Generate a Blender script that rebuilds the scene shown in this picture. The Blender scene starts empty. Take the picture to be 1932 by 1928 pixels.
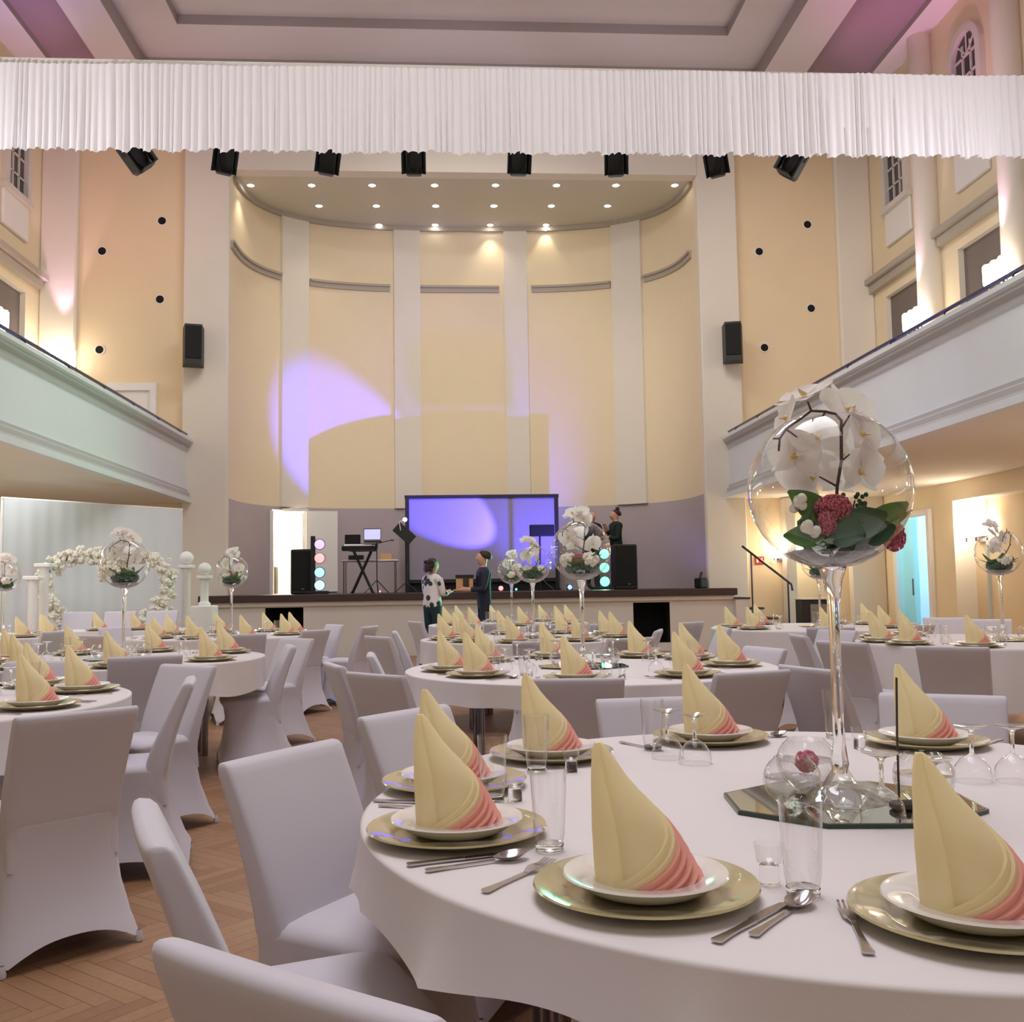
import bpy, math, random
from mathutils import Vector, Matrix
random.seed(7)
PI = math.pi
SC = bpy.context.scene
COL = SC.collection
R_ = math.radians

# ------------------------------------------------------------------ camera
FPX, CX, CY, EYE = 1850.0, 966.0, 964.0, 1.22
def _cray(px, py): return Vector(((px-CX)/FPX, (py-CY)/FPX, 1.0))
_F = _cray(848, 1108).normalized()
_U = _F.cross(_cray(1848, 1108-15.2)).normalized()
if _U.y > 0: _U = -_U
_R = _F.cross(_U)
if _R.x < 0: _R = -_R
def ray(px, py):
    v = _cray(px, py); return Vector((_R.dot(v), _F.dot(v), _U.dot(v)))
def on_z(px, py, z):
    w = ray(px, py); t = (z-EYE)/w.z; return Vector((w.x*t, w.y*t, z))
def on_y(px, py, y):
    w = ray(px, py); t = y/w.y; return Vector((w.x*t, y, w.z*t+EYE))
def on_x(px, py, x):
    w = ray(px, py); t = x/w.x; return Vector((x, w.y*t, w.z*t+EYE))
cd = bpy.data.cameras.new('camera'); cam = bpy.data.objects.new('camera', cd); COL.objects.link(cam)
cd.sensor_width = 36; cd.sensor_fit = 'HORIZONTAL'; cd.lens = FPX/1932*36
cd.clip_start = .05; cd.clip_end = 200
_m = Matrix((_R, _F, _U))          # world <- cam(x right, y down, z fwd)
_r = Matrix(((_m[0][0], -_m[0][1], -_m[0][2]), (_m[1][0], -_m[1][1], -_m[1][2]), (_m[2][0], -_m[2][1], -_m[2][2])))
cam.matrix_world = Matrix.Translation((0, 0, EYE)) @ _r.to_4x4()
SC.camera = cam
SC.view_settings.view_transform = 'Standard'; SC.view_settings.look = 'None'
SC.view_settings.gamma = 1; SC.view_settings.use_curve_mapping = False
SC.view_settings.exposure = -0.06

# ------------------------------------------------------------------ materials
def lin(c): return tuple((x/12.92 if x <= .04045 else ((x+.055)/1.055)**2.4) for x in c)
def S(r, g, b): return lin((r/255, g/255, b/255))
def mat(name, col, rough=.6, metal=0, emit=None, es=0, noise=0, nscale=8, bump=0, bscale=60, trans=0, sheen=0, alpha=1, coat=0, spec=.5):
    m = bpy.data.materials.new(name); m.use_nodes = True
    nt = m.node_tree; N = nt.nodes; L = nt.links; b = N['Principled BSDF']
    b.inputs['Base Color'].default_value = (*col, 1); b.inputs['Roughness'].default_value = rough
    b.inputs['Metallic'].default_value = metal; b.inputs['Specular IOR Level'].default_value = spec
    if emit: b.inputs['Emission Color'].default_value = (*emit, 1); b.inputs['Emission Strength'].default_value = es
    if trans: b.inputs['Transmission Weight'].default_value = trans; b.inputs['IOR'].default_value = 1.45
    if sheen: b.inputs['Sheen Weight'].default_value = sheen
    if coat: b.inputs['Coat Weight'].default_value = coat
    if alpha < 1: b.inputs['Alpha'].default_value = alpha
    if noise or bump:
        tc = N.new('ShaderNodeTexCoord')
    if noise:
        n = N.new('ShaderNodeTexNoise'); n.inputs['Scale'].default_value = nscale; n.inputs['Detail'].default_value = 4
        mx = N.new('ShaderNodeMix'); mx.data_type = 'RGBA'
        mx.inputs[6].default_value = (*[c*(1-noise) for c in col], 1); mx.inputs[7].default_value = (*[min(1, c*(1+noise)) for c in col], 1)
        L.new(tc.outputs['Object'], n.inputs['Vector']); L.new(n.outputs['Fac'], mx.inputs[0]); L.new(mx.outputs[2], b.inputs['Base Color'])
    if bump:
        n2 = N.new('ShaderNodeTexNoise'); n2.inputs['Scale'].default_value = bscale; n2.inputs['Detail'].default_value = 3
        bp = N.new('ShaderNodeBump'); bp.inputs['Strength'].default_value = bump; bp.inputs['Distance'].default_value = .01
        L.new(tc.outputs['Object'], n2.inputs['Vector']); L.new(n2.outputs['Fac'], bp.inputs['Height']); L.new(bp.outputs['Normal'], b.inputs['Normal'])
    return m
def thin_glass(name, tint=(1, 1, 1), k=1.0, rough=.02, base=.06, pw=2.4):
    m = bpy.data.materials.new(name); m.use_nodes = True
    nt = m.node_tree; N = nt.nodes; L = nt.links; N.clear()
    o = N.new('ShaderNodeOutputMaterial'); t = N.new('ShaderNodeBsdfTransparent'); g = N.new('ShaderNodeBsdfGlossy')
    t.inputs[0].default_value = (*tint, 1); g.inputs['Roughness'].default_value = rough
    lw = N.new('ShaderNodeLayerWeight'); lw.inputs['Blend'].default_value = .5
    p = N.new('ShaderNodeMath'); p.operation = 'POWER'; p.inputs[1].default_value = pw
    a = N.new('ShaderNodeMath'); a.operation = 'MULTIPLY_ADD'; a.inputs[1].default_value = .75*k; a.inputs[2].default_value = base; a.use_clamp = True
    mx = N.new('ShaderNodeMixShader')
    L.new(lw.outputs['Facing'], p.inputs[0]); L.new(p.outputs[0], a.inputs[0]); L.new(a.outputs[0], mx.inputs[0])
    L.new(t.outputs[0], mx.inputs[1]); L.new(g.outputs[0], mx.inputs[2]); L.new(mx.outputs[0], o.inputs['Surface'])
    return m
M = {}
M['cover'] = mat('chair_cover_fabric', S(206, 200, 211), .85, bump=.05, bscale=420, sheen=.2)
M['cloth'] = mat('tablecloth_linen', S(226, 218, 220), .8, bump=.03, bscale=260)
M['napkin'] = mat('napkin_cream', S(255, 241, 205), .8, noise=.04, nscale=25)
M['pink'] = mat('napkin_pink', S(248, 188, 174), .8, noise=.07, nscale=30)
M['porcelain'] = mat('white_porcelain', S(236, 230, 226), .12, coat=.4)
M['gold'] = mat('gold_glass', S(192, 178, 138), .14, metal=.15, coat=.6, noise=.06, nscale=14)
M['steel'] = mat('cutlery_steel', S(190, 182, 182), .18, metal=1)
M['chrome'] = mat('chrome', S(150, 145, 150), .2, metal=1)
M['glass'] = thin_glass('clear_thin_glass', k=1.15, base=.07)
M['bowlglass'] = thin_glass('clear_bowl_glass', k=1.3, base=.03, pw=2.6)
M['solidglass'] = mat('solid_glass', (1, 1, 1), .0, trans=1)
M['mirror'] = mat('mirror_face', S(205, 208, 190), .03, metal=1)
M['mirror_edge'] = mat('mirror_edge', S(40, 62, 44), .2)
M['petal'] = mat('orchid_petal', S(248, 242, 240), .6, sheen=.3)
def translucent(m, col, f):
    nt = m.node_tree; N = nt.nodes; t = N.new('ShaderNodeBsdfTranslucent'); t.inputs[0].default_value = (*col, 1); x = N.new('ShaderNodeMixShader'); x.inputs[0].default_value = f
    nt.links.new(N['Principled BSDF'].outputs[0], x.inputs[1]); nt.links.new(t.outputs[0], x.inputs[2]); nt.links.new(x.outputs[0], N['Material Output'].inputs['Surface'])
translucent(M['petal'], S(252, 248, 246), .5); translucent(M['napkin'], S(255, 244, 212), .45); translucent(M['pink'], S(252, 188, 174), .4)
M['lip'] = mat('orchid_lip', S(232, 206, 140), .6)
M['stemdark'] = mat('dark_stem', S(66, 52, 50), .6)
M['leaf'] = mat('leaf_green', S(86, 128, 60), .45, noise=.35, nscale=40)
M['leafd'] = mat('leaf_dark_green', S(44, 78, 44), .5, noise=.4, nscale=50)
M['sedum'] = mat('sedum_pink', S(186, 96, 112), .8, noise=.35, nscale=120)
M['sand'] = mat('grey_sand', S(128, 125, 123), .9, noise=.75, nscale=110)
M['blossom'] = mat('white_blossom', S(240, 236, 222), .7, noise=.1, nscale=60)
M['wall_y'] = mat('plaster_yellow', S(238, 222, 190), .9, noise=.025, nscale=3)
M['wall_w'] = mat('plaster_cream', S(232, 224, 212), .9, noise=.02, nscale=3)
M['wall_e'] = mat('plaster_end_wall', S(236, 215, 180), .9, noise=.03, nscale=2)
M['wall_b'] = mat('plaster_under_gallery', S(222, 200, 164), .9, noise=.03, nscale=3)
M['wain'] = mat('wainscot_grey', S(186, 174, 178), .85, noise=.04, nscale=6)
M['mould'] = mat('moulding_grey', S(182, 172, 158), .8)
M['balc'] = mat('gallery_white', S(224, 228, 230), .8, noise=.02, nscale=4)
M['balc_g'] = mat('gallery_grey_moulding', S(188, 186, 184), .8)
M['ceil'] = mat('ceiling_plaster', S(236, 226, 234), .95, noise=.02, nscale=2)
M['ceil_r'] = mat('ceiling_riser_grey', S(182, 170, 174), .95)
M['ceil_p'] = mat('ceiling_band_mauve', S(176, 148, 166), .95)
M['curtain'] = mat('valance_cloth', S(240, 236, 236), .85)
M['black'] = mat('black_metal', S(24, 24, 25), .5)
M['blackm'] = mat('matt_black', S(13, 13, 14), .8)
M['hole'] = mat('hole_black', S(8, 8, 9), .9)
M['darkwood'] = mat('stage_dark_wood', S(62, 42, 40), .5, noise=.2, nscale=12)
M['apron'] = mat('stage_apron_white', S(214, 206, 200), .85, noise=.04, nscale=30)
M['white'] = mat('white_paint', S(238, 236, 234), .6)
M['backdrop'] = mat('backdrop_cloth', S(226, 228, 234), .85)
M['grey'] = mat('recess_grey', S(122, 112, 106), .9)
M['frame'] = mat('window_frame_white', S(222, 216, 210), .6)
M['pane'] = mat('dark_window_pane', S(70, 66, 70), .15)
M['screen'] = mat('screen_cloth', S(150, 142, 158), .8)
M['wood'] = mat('light_wood', S(206, 160, 110), .5, noise=.15, nscale=20)
M['skin'] = mat('skin', S(206, 156, 132), .55)
M['hair'] = mat('dark_hair', S(44, 26, 28), .6)
M['navy'] = mat('navy_cloth', S(34, 36, 58), .85)
M['teal'] = mat('dark_teal_cloth', S(26, 52, 66), .85)
M['green_c'] = mat('dark_green_cloth', S(22, 40, 34), .85)
M['red'] = mat('red_sign', S(206, 44, 48), .5)
M['brass'] = mat('rail_metal', S(92, 92, 104), .25, metal=1)
def emis(name, col, s): return mat(name, (.8, .8, .8), .5, emit=col, es=s)
M['lamp_w'] = emis('lamp_warm_glass', (1, .9, .76), 9)
M['lamp_s'] = emis('spot_lamp_glass', (1, .98, .95), 30)
M['led_r'] = emis('led_red', (1, .13, .15), 2.6)
M['led_b'] = emis('led_blue', (.10, .28, 1), 2.6)
M['led_v'] = emis('led_violet', (.3, .2, 1), 2.0)
M['led_c'] = emis('led_cyan', (.2, .6, 1), 2.6)
M['led_g'] = emis('led_green', (.04, 1, .45), 4)
M['scr_b'] = emis('laptop_screen', (.25, .3, 1), .8)
# patterned blouse
def spotted():
    m = mat('spotted_blouse', S(226, 222, 226), .8); nt = m.node_tree; N = nt.nodes; L = nt.links; b = N['Principled BSDF']
    tc = N.new('ShaderNodeTexCoord'); v = N.new('ShaderNodeTexVoronoi'); v.inputs['Scale'].default_value = 7
    r = N.new('ShaderNodeValToRGB'); r.color_ramp.elements[0].position = .32; r.color_ramp.elements[1].position = .36
    r.color_ramp.elements[0].color = (*S(52, 56, 76), 1); r.color_ramp.elements[1].color = (*S(228, 222, 226), 1)
    L.new(tc.outputs['Object'], v.inputs['Vector']); L.new(v.outputs['Distance'], r.inputs['Fac']); L.new(r.outputs['Color'], b.inputs['Base Color'])
    return m
M['blouse'] = spotted()
def herringbone():
    m = mat('parquet_herringbone', S(176, 126, 88), .42); nt = m.node_tree; N = nt.nodes; L = nt.links; b = N['Principled BSDF']
    W, n = .062, 8.0
    def op(o, a, c=None, d=None):
        x = N.new('ShaderNodeMath'); x.operation = o
        for i, q in enumerate((a, c, d)):
            if q is None: continue
            if isinstance(q, (int, float)): x.inputs[i].default_value = q
            else: L.new(q, x.inputs[i])
        return x.outputs[0]
    tc = N.new('ShaderNodeTexCoord'); mp = N.new('ShaderNodeMapping'); L.new(tc.outputs['Object'], mp.inputs['Vector'])
    mp.inputs['Rotation'].default_value = (0, 0, R_(40)); mp.inputs['Scale'].default_value = (1/W, 1/W, 1)
    sp = N.new('ShaderNodeSeparateXYZ'); L.new(mp.outputs['Vector'], sp.inputs[0]); fx, fy = sp.outputs[0], sp.outputs[1]
    i, j = op('FLOOR', fx), op('FLOOR', fy); rx, ry = op('SUBTRACT', fx, i), op('SUBTRACT', fy, j)
    k = op('FLOORED_MODULO', op('SUBTRACT', i, j), 2*n)
    h = op('LESS_THAN', k, n-.5)
    al_h = op('ADD', k, rx); al_v = op('ADD', op('SUBTRACT', 2*n-1, k), ry)
    def sel(a, c): return op('ADD', op('MULTIPLY', h, a), op('MULTIPLY', op('SUBTRACT', 1.0, h), c))
    along = sel(al_h, al_v); acr = sel(ry, rx)
    e = .05
    gap = op('MAXIMUM', op('MAXIMUM', op('LESS_THAN', acr, e), op('LESS_THAN', along, e)), 0.0)
    ida = sel(op('SUBTRACT', i, k), i); idb = sel(j, op('SUBTRACT', j, op('SUBTRACT', 2*n-1, k)))
    cb = N.new('ShaderNodeCombineXYZ'); L.new(ida, cb.inputs[0]); L.new(idb, cb.inputs[1]); L.new(h, cb.inputs[2])
    wn = N.new('ShaderNodeTexWhiteNoise'); wn.noise_dimensions = '3D'; L.new(cb.outputs[0], wn.inputs['Vector'])
    cr = N.new('ShaderNodeValToRGB'); L.new(wn.outputs['Value'], cr.inputs['Fac'])
    cr.color_ramp.elements[0].color = (*S(158, 116, 84), 1); cr.color_ramp.elements[1].color = (*S(178, 136, 102), 1)
    gm = N.new('ShaderNodeMapping'); L.new(tc.outputs['Object'], gm.inputs['Vector']); gm.inputs['Scale'].default_value = (14, 14, 1)
    ns = N.new('ShaderNodeTexNoise'); ns.inputs['Scale'].default_value = 3; ns.inputs['Detail'].default_value = 5; L.new(gm.outputs[0], ns.inputs['Vector'])
    m1 = N.new('ShaderNodeMix'); m1.data_type = 'RGBA'; m1.blend_type = 'MULTIPLY'; m1.inputs[0].default_value = .35
    L.new(cr.outputs[0], m1.inputs[6]); L.new(ns.outputs['Color'], m1.inputs[7])
    m2 = N.new('ShaderNodeMix'); m2.data_type = 'RGBA'; L.new(op('MULTIPLY', gap, .75), m2.inputs[0]); L.new(m1.outputs[2], m2.inputs[6]); m2.inputs[7].default_value = (*S(84, 54, 36), 1)
    L.new(m2.outputs[2], b.inputs['Base Color'])
    return m
M['floor'] = herringbone()

# ------------------------------------------------------------------ mesh builder
class MB:
    def __init__(s): s.v = []; s.f = []; s.mi = []
    def add(s, vs, fs, X=None, mi=0):
        o = len(s.v)
        s.v += [tuple(X @ Vector(p)) if X is not None else tuple(p) for p in vs]
        s.f += [tuple(i+o for i in f) for f in fs]; s.mi += [mi]*len(fs); return s
    def box(s, c, d, X=None, mi=0, taper=1.0):
        x, y, z = d[0]/2, d[1]/2, d[2]/2; t = taper
        vs = [(c[0]+a*x*(t if k > 0 else 1), c[1]+b*y*(t if k > 0 else 1), c[2]+k*z) for k in (-1, 1) for b in (-1, 1) for a in (-1, 1)]
        return s.add(vs, [(0, 2, 3, 1), (4, 5, 7, 6), (0, 1, 5, 4), (2, 6, 7, 3), (0, 4, 6, 2), (1, 3, 7, 5)], X, mi)
    def bbox(s, c, d, b=.01, X=None, mi=0):       # bevelled box: three stacked slabs lofted
        x, y, z = d[0]/2, d[1]/2, d[2]/2
        def ring(xx, yy, zz, q):
            return [(c[0]+xx-q, c[1]-yy, zz), (c[0]+xx, c[1]-yy+q, zz), (c[0]+xx, c[1]+yy-q, zz), (c[0]+xx-q, c[1]+yy, zz), (c[0]-xx+q, c[1]+yy, zz), (c[0]-xx, c[1]+yy-q, zz), (c[0]-xx, c[1]-yy+q, zz), (c[0]-xx+q, c[1]-yy, zz)]
        rs = [ring(x-b, y-b, c[2]-z, b), ring(x, y, c[2]-z+b, b), ring(x, y, c[2]+z-b, b), ring(x-b, y-b, c[2]+z, b)]
        return s.loft(rs, True, True, X, mi)
    def loft(s, rings, cap0=False, cap1=False, X=None, mi=0, closed=True):
        n = len(rings[0]); vs = [p for r in rings for p in r]; fs = []
        for a in range(len(rings)-1):
            for i in range(n if closed else n-1):
                j = (i+1) % n; fs.append((a*n+i, a*n+j, (a+1)*n+j, (a+1)*n+i))
        if cap0: fs.append(tuple(reversed(range(n))))
        if cap1: fs.append(tuple(range((len(rings)-1)*n, len(rings)*n)))
        return s.add(vs, fs, X, mi)
    def grid(s, fn, nu, nv, X=None, mi=0, wrap=False):
        rows = [[fn(i/nu, j/nv) for i in range(nu+(0 if wrap else 1))] for j in range(nv+1)]
        return s.loft(rows, X=X, mi=mi, closed=wrap)
    def lathe(s, prof, seg=32, c=(0, 0, 0), X=None, mi=0, cap0=False, cap1=False):
        return s.loft([[(c[0]+r*math.cos(2*PI*i/seg), c[1]+r*math.sin(2*PI*i/seg), c[2]+z) for i in range(seg)] for r, z in prof], cap0, cap1, X, mi)
    def tube(s, pts, rad, seg=8, X=None, mi=0, cap=True):
        pts = [Vector(p) for p in pts]; n = len(pts); rings = []; prev = None
        for i, p in enumerate(pts):
            d = (pts[min(i+1, n-1)]-pts[max(i-1, 0)])
            if d.length < 1e-9: d = Vector((0, 0, 1))
            d.normalize()
            u = prev - d*prev.dot(d) if prev is not None else (Vector((0, 0, 1)) if abs(d.z) < .9 else Vector((1, 0, 0))).cross(d)
            if u.length < 1e-6: u = d.orthogonal()
            u.normalize(); prev = u; w = d.cross(u)
            r = rad[i] if isinstance(rad, (list, tuple)) else rad
            rings.append([tuple(p+(u*math.cos(2*PI*k/seg)+w*math.sin(2*PI*k/seg))*r) for k in range(seg)])
        return s.loft(rings, cap, cap, X, mi)
    def ball(s, c, r, su=12, sv=8, X=None, mi=0):
        if isinstance(r, (int, float)): r = (r, r, r)
        return s.loft([[(c[0]+r[0]*max(.02, math.sin(PI*j/sv))*math.cos(2*PI*i/su), c[1]+r[1]*max(.02, math.sin(PI*j/sv))*math.sin(2*PI*i/su), c[2]-r[2]*math.cos(PI*j/sv)) for i in range(su)] for j in range(sv+1)], True, True, X, mi)
    def prism(s, poly, z0, z1, X=None, mi=0):
        return s.loft([[(x, y, z0) for x, y in poly], [(x, y, z1) for x, y in poly]], True, True, X, mi)
    def build(s, name, m, parent=None, smooth=True, loc=None, rot=None, auto=40):
        me = bpy.data.meshes.new(name); me.from_pydata(s.v, [], s.f)
        for x in (m if isinstance(m, (list, tuple)) else [m]): me.materials.append(M[x] if isinstance(x, str) else x)
        if any(s.mi): me.polygons.foreach_set('material_index', s.mi)
        if smooth:
            me.polygons.foreach_set('use_smooth', [True]*len(me.polygons))
            try: me.set_sharp_from_angle(angle=R_(auto))
            except Exception: pass
        me.validate(); me.update()
        o = bpy.data.objects.new(name, me); COL.objects.link(o)
        if parent is not None: o.parent = parent
        if loc is not None: o.location = loc
        if rot is not None: o.rotation_euler = rot
        return o
def XF(loc=(0, 0, 0), rz=0, rx=0, ry=0, sc=1):
    return Matrix.Translation(loc) @ Matrix.Rotation(rz, 4, 'Z') @ Matrix.Rotation(ry, 4, 'Y') @ Matrix.Rotation(rx, 4, 'X') @ Matrix.Scale(sc, 4)
def tag(o, label, cat, group=None, kind=None):
    o['label'] = label; o['category'] = cat
    if group: o['group'] = group
    if kind: o['kind'] = kind
    return o
def empty(name, loc=(0, 0, 0), rz=0):
    o = bpy.data.objects.new(name, None); COL.objects.link(o); o.location = loc; o.rotation_euler = (0, 0, rz); o.empty_display_size = .1
    return o
KIDS = {}
def kids(o):
    if o.name not in KIDS: KIDS[o.name] = list(o.children)
    return KIDS[o.name]
def dup(root, loc, rz=0, sc=None):
    def cp(o, par):
        c = o.copy(); COL.objects.link(c)
        if par is not None: c.parent = par
        for ch in kids(o): cp(ch, c)
        return c
    r = cp(root, None); r.location = loc; r.rotation_euler = (0, 0, rz)
    if sc: r.scale = sc if isinstance(sc, tuple) else (sc, sc, sc)
    return r
class Proto:                                     # the first use takes the original, later uses copies
    def __init__(s, o): s.o = o; s.used = False; kids(o); [kids(c) for c in kids(o)]
    def put(s, loc, rz=0, label=None, cat=None, group=None, sc=None):
        if not s.used:
            s.used = True; r = s.o; r.location = loc; r.rotation_euler = (0, 0, rz)
            if sc: r.scale = sc if isinstance(sc, tuple) else (sc, sc, sc)
        else: r = dup(s.o, loc, rz, sc)
        return tag(r, label, cat, group)
def struct(o): o['kind'] = 'structure'; return o

# ------------------------------------------------------------------ the hall
YW, XR, XL, ZC, YB = 18.6, 8.43, -7.6, 10.7, -5.0
FL, FR = -4.85, 5.4                               # gallery faces
BZ = 2.85                                         # gallery soffit
AX, AA, AY0, AB, AN = .41, 4.52, 18.6, 2.85, 3.0  # apse plan: superellipse
AZ = 9.25                                         # apse ceiling
SZ = 1.13                                         # stage height
def holed(mb, fn, u0, u1, z0, z1, holes, mi=0, rmi=0):
    us = sorted({u0, u1, *[h[0] for h in holes], *[h[1] for h in holes]}); zs = sorted({z0, z1, *[h[2] for h in holes], *[h[3] for h in holes]})
    for a, b in zip(us, us[1:]):
        for c, d in zip(zs, zs[1:]):
            if any(h[0] <= a and b <= h[1] and h[2] <= c and d <= h[3] for h in holes): continue
            mb.add([fn(a, c, 0), fn(b, c, 0), fn(b, d, 0), fn(a, d, 0)], [(0, 1, 2, 3)], mi=mi)
    for h in holes:
        a, b, c, d, dep = h[:5]; bm = h[5] if len(h) > 5 else None
        q = [(a, c), (b, c), (b, d), (a, d)]
        for i in range(4):
            p, r = q[i], q[(i+1) % 4]
            mb.add([fn(*p, 0), fn(*r, 0), fn(*r, dep), fn(*p, dep)], [(0, 1, 2, 3)], mi=rmi)
        if bm is not None: mb.add([fn(*p, dep) for p in q], [(0, 1, 2, 3)], mi=bm)
fl = MB(); fl.box((AX, 7, -.05), (17.5, 26, .1)); struct(fl.build('floor', 'floor', smooth=False))
# ceiling with two coffer steps
def rect_ring(mb, a, b, z, mi=0):
    (x0, x1, y0, y1), (u0, u1, v0, v1) = a, b
    o = [(x0, y0), (x1, y0), (x1, y1), (x0, y1)]; i = [(u0, v0), (u1, v0), (u1, v1), (u0, v1)]
    for k in range(4):
        j = (k+1) % 4; mb.add([(*o[k], z), (*o[j], z), (*i[j], z), (*i[k], z)], [(0, 1, 2, 3)], mi=mi)
def riser(mb, a, z0, z1, mi=0):
    x0, x1, y0, y1 = a; q = [(x0, y0), (x1, y0), (x1, y1), (x0, y1)]
    for k in range(4):
        j = (k+1) % 4; mb.add([(*q[k], z0), (*q[j], z0), (*q[j], z1), (*q[k], z1)], [(0, 1, 2, 3)], mi=mi)
c1 = (-5.5, 5.95, -3, 17.75); c2 = (-4.62, 5.1, -2, 16.65)
out = (XL, XR, YB, YW); band = (-7.05, 8.0, -4.5, 18.3); bin_ = (-6.2, 6.75, -4, 18.1)
ce = MB()
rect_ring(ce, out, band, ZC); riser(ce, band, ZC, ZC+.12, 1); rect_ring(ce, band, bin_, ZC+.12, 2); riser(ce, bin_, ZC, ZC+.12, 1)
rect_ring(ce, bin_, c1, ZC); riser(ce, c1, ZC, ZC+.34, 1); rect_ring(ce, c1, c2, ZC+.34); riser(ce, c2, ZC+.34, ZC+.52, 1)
ce.add([(c2[0], c2[2], ZC+.52), (c2[1], c2[2], ZC+.52), (c2[1], c2[3], ZC+.52), (c2[0], c2[3], ZC+.52)], [(0, 1, 2, 3)])
struct(ce.build('ceiling', ['ceil', 'ceil_r', 'ceil_p'], smooth=False))
wb = MB(); wb.box((AX, YB-.1, ZC/2), (XR-XL+.4, .2, ZC+.2)); struct(wb.build('wall_back', 'wall_w', smooth=False))
# side walls: recesses behind the gallery, doorway under the right gallery
def fr(u, z, d): return (XR+d, u, z)
def flw(u, z, d): return (XL-d, u, z)
bays = [(on_x(1750, 520, XR+.1).y-.2, on_x(1680, 555, XR+.1).y), (on_x(1912, 420, XR+.1).y, on_x(1818, 470, XR+.1).y)]
bays += [(a-2.75, b-2.75) for a, b in bays[1:]] + [(bays[1][0]-5.5, bays[1][1]-5.5)]
ztop = on_x(1680, 555, XR).z
d0, d1 = on_x(1755, 965, XR).y, on_x(1690, 965, XR).y; dz = on_x(1755, 965, XR).z
n0, n1 = 11.0, on_x(1797, 950, XR).y; nz = on_x(1797, 945, XR).z
wr = MB()
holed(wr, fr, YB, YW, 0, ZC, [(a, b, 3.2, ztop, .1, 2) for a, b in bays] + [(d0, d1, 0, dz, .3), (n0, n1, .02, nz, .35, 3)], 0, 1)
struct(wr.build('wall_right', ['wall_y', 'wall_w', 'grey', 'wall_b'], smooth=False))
lb = [(on_x(48, 565, XL).y-1.35, on_x(48, 565, XL).y)]; lb += [(lb[0][0]-2.75*k, lb[0][1]-2.75*k) for k in (1, 2, 3)]
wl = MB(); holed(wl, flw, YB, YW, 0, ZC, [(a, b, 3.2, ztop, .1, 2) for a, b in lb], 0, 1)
struct(wl.build('wall_left', ['wall_y', 'wall_w', 'grey'], smooth=False))
# end walls left and right of the stage opening with lintel
PL0, PL1 = on_y(350, 500, YW).x, AX-AA; PR0, PR1 = AX+AA, on_y(1392, 600, YW).x
we = MB()
we.box(((XL+PL0)/2, YW+.1, ZC/2), (PL0-XL, .2, ZC)); struct(we.build('wall_stage_left', 'wall_e', smooth=False))
we = MB(); we.box(((XR+PR1)/2, YW+.1, ZC/2), (XR-PR1, .2, ZC)); struct(we.build('wall_stage_right', 'wall_e', smooth=False))
for k, (a, b) in enumerate(((PL0, PL1), (PR0, PR1))):
    p = MB(); p.bbox(((a+b)/2, YW, ZC/2), (b-a, .3, ZC), .02); struct(p.build('trim_%d' % (k+1), 'wall_w'))
for k, (a, b) in enumerate(((XL, on_y(149, 500, YW).x), (on_y(1577, 500, YW).x, XR))):
    p = MB(); p.bbox(((a+b)/2, YW-.06, ZC/2), (b-a, .16, ZC), .03); struct(p.build('trim_%d' % (k+3), 'wall_w'))
p = MB(); p.box((AX, YW, (AZ-.02+ZC)/2), (2*AA-.004, .3, ZC-AZ+.02)); p.box((AX, YW-.16, AZ+.5), (2*AA, .04, .06))
struct(p.build('wall_stage_lintel', 'wall_w', smooth=False))
# apse
def apt(t, inset=0.0):
    c, s = math.cos(t), math.sin(t); e = 2/AN
    x, y = AX-(AA-inset)*math.copysign(abs(c)**e, c), AY0+(AB-inset)*abs(s)**e
    return x, y
NT = 180; TS = [PI*i/NT for i in range(NT+1)]
def ap_t(px):
    w = ray(px, 950); best = min(TS, key=lambda t: abs(apt(t)[0]/apt(t)[1]-w.x/w.y)); return best
def ap_strip(mb, t0, t1, z0, z1, inset, depth=None, mi=0, n=24):
    ts = [t0+(t1-t0)*i/n for i in range(n+1)]
    rows = []
    for t in ts:
        xo, yo = apt(t, -.0); xi, yi = apt(t, inset)
        rows.append([(xi, yi, z0), (xi, yi, z1), (xo, yo, z1), (xo, yo, z0)])
    mb.loft(rows, True, True, mi=mi)
td0, td1 = ap_t(513), ap_t(575); DZ = 2.9
WZ = 2.95
aw = MB()
for i in range(NT):
    t0, t1 = TS[i], TS[i+1]; a, b = apt(t0), apt(t1)
    inn = td0-1e-6 <= t0 and t1 <= td1+1e-6
    for z0, z1, mi in ((0, DZ-.02, 1), (DZ-.02, WZ, 1), (WZ, AZ, 0)):
        if inn and z0 == 0: continue
        aw.add([(*a, z0), (*b, z0), (*b, z1), (*a, z1)], [(0, 1, 2, 3)], mi=mi)
struct(aw.build('wall_apse', ['wall_y', 'wain'], auto=60))
cc = MB(); cc.add([(*apt(t), AZ) for t in TS], [tuple(range(NT+1))]); M['ceil_a'] = mat('apse_ceiling_paint', S(212, 206, 188), .95); struct(cc.build('ceiling_apse', 'ceil_a', smooth=False))
k = 5
cuts = [(528, 580), (741, 791), (957, 1006), (1166, 1222)]
for a, b in cuts:
    p = MB(); ap_strip(p, ap_t(a), ap_t(b), WZ, AZ, .07); struct(p.build('trim_%d' % k, 'wall_w', auto=60)); k += 1
gaps = [(432, 526), (582, 738), (795, 952), (1011, 1162), (1226, 1318)]
for a, b in gaps:
    p = MB(); ap_strip(p, ap_t(a), ap_t(b), 7.76, 7.86, .04); ap_strip(p, ap_t(a), ap_t(b), 7.86, 7.91, .08); struct(p.build('trim_%d' % k, 'mould', auto=60)); k += 1
p = MB(); ap_strip(p, TS[1], TS[-2], AZ-.1, AZ-.001, .07, n=120); struct(p.build('trim_%d' % k, 'mould', auto=60)); k += 1
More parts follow.
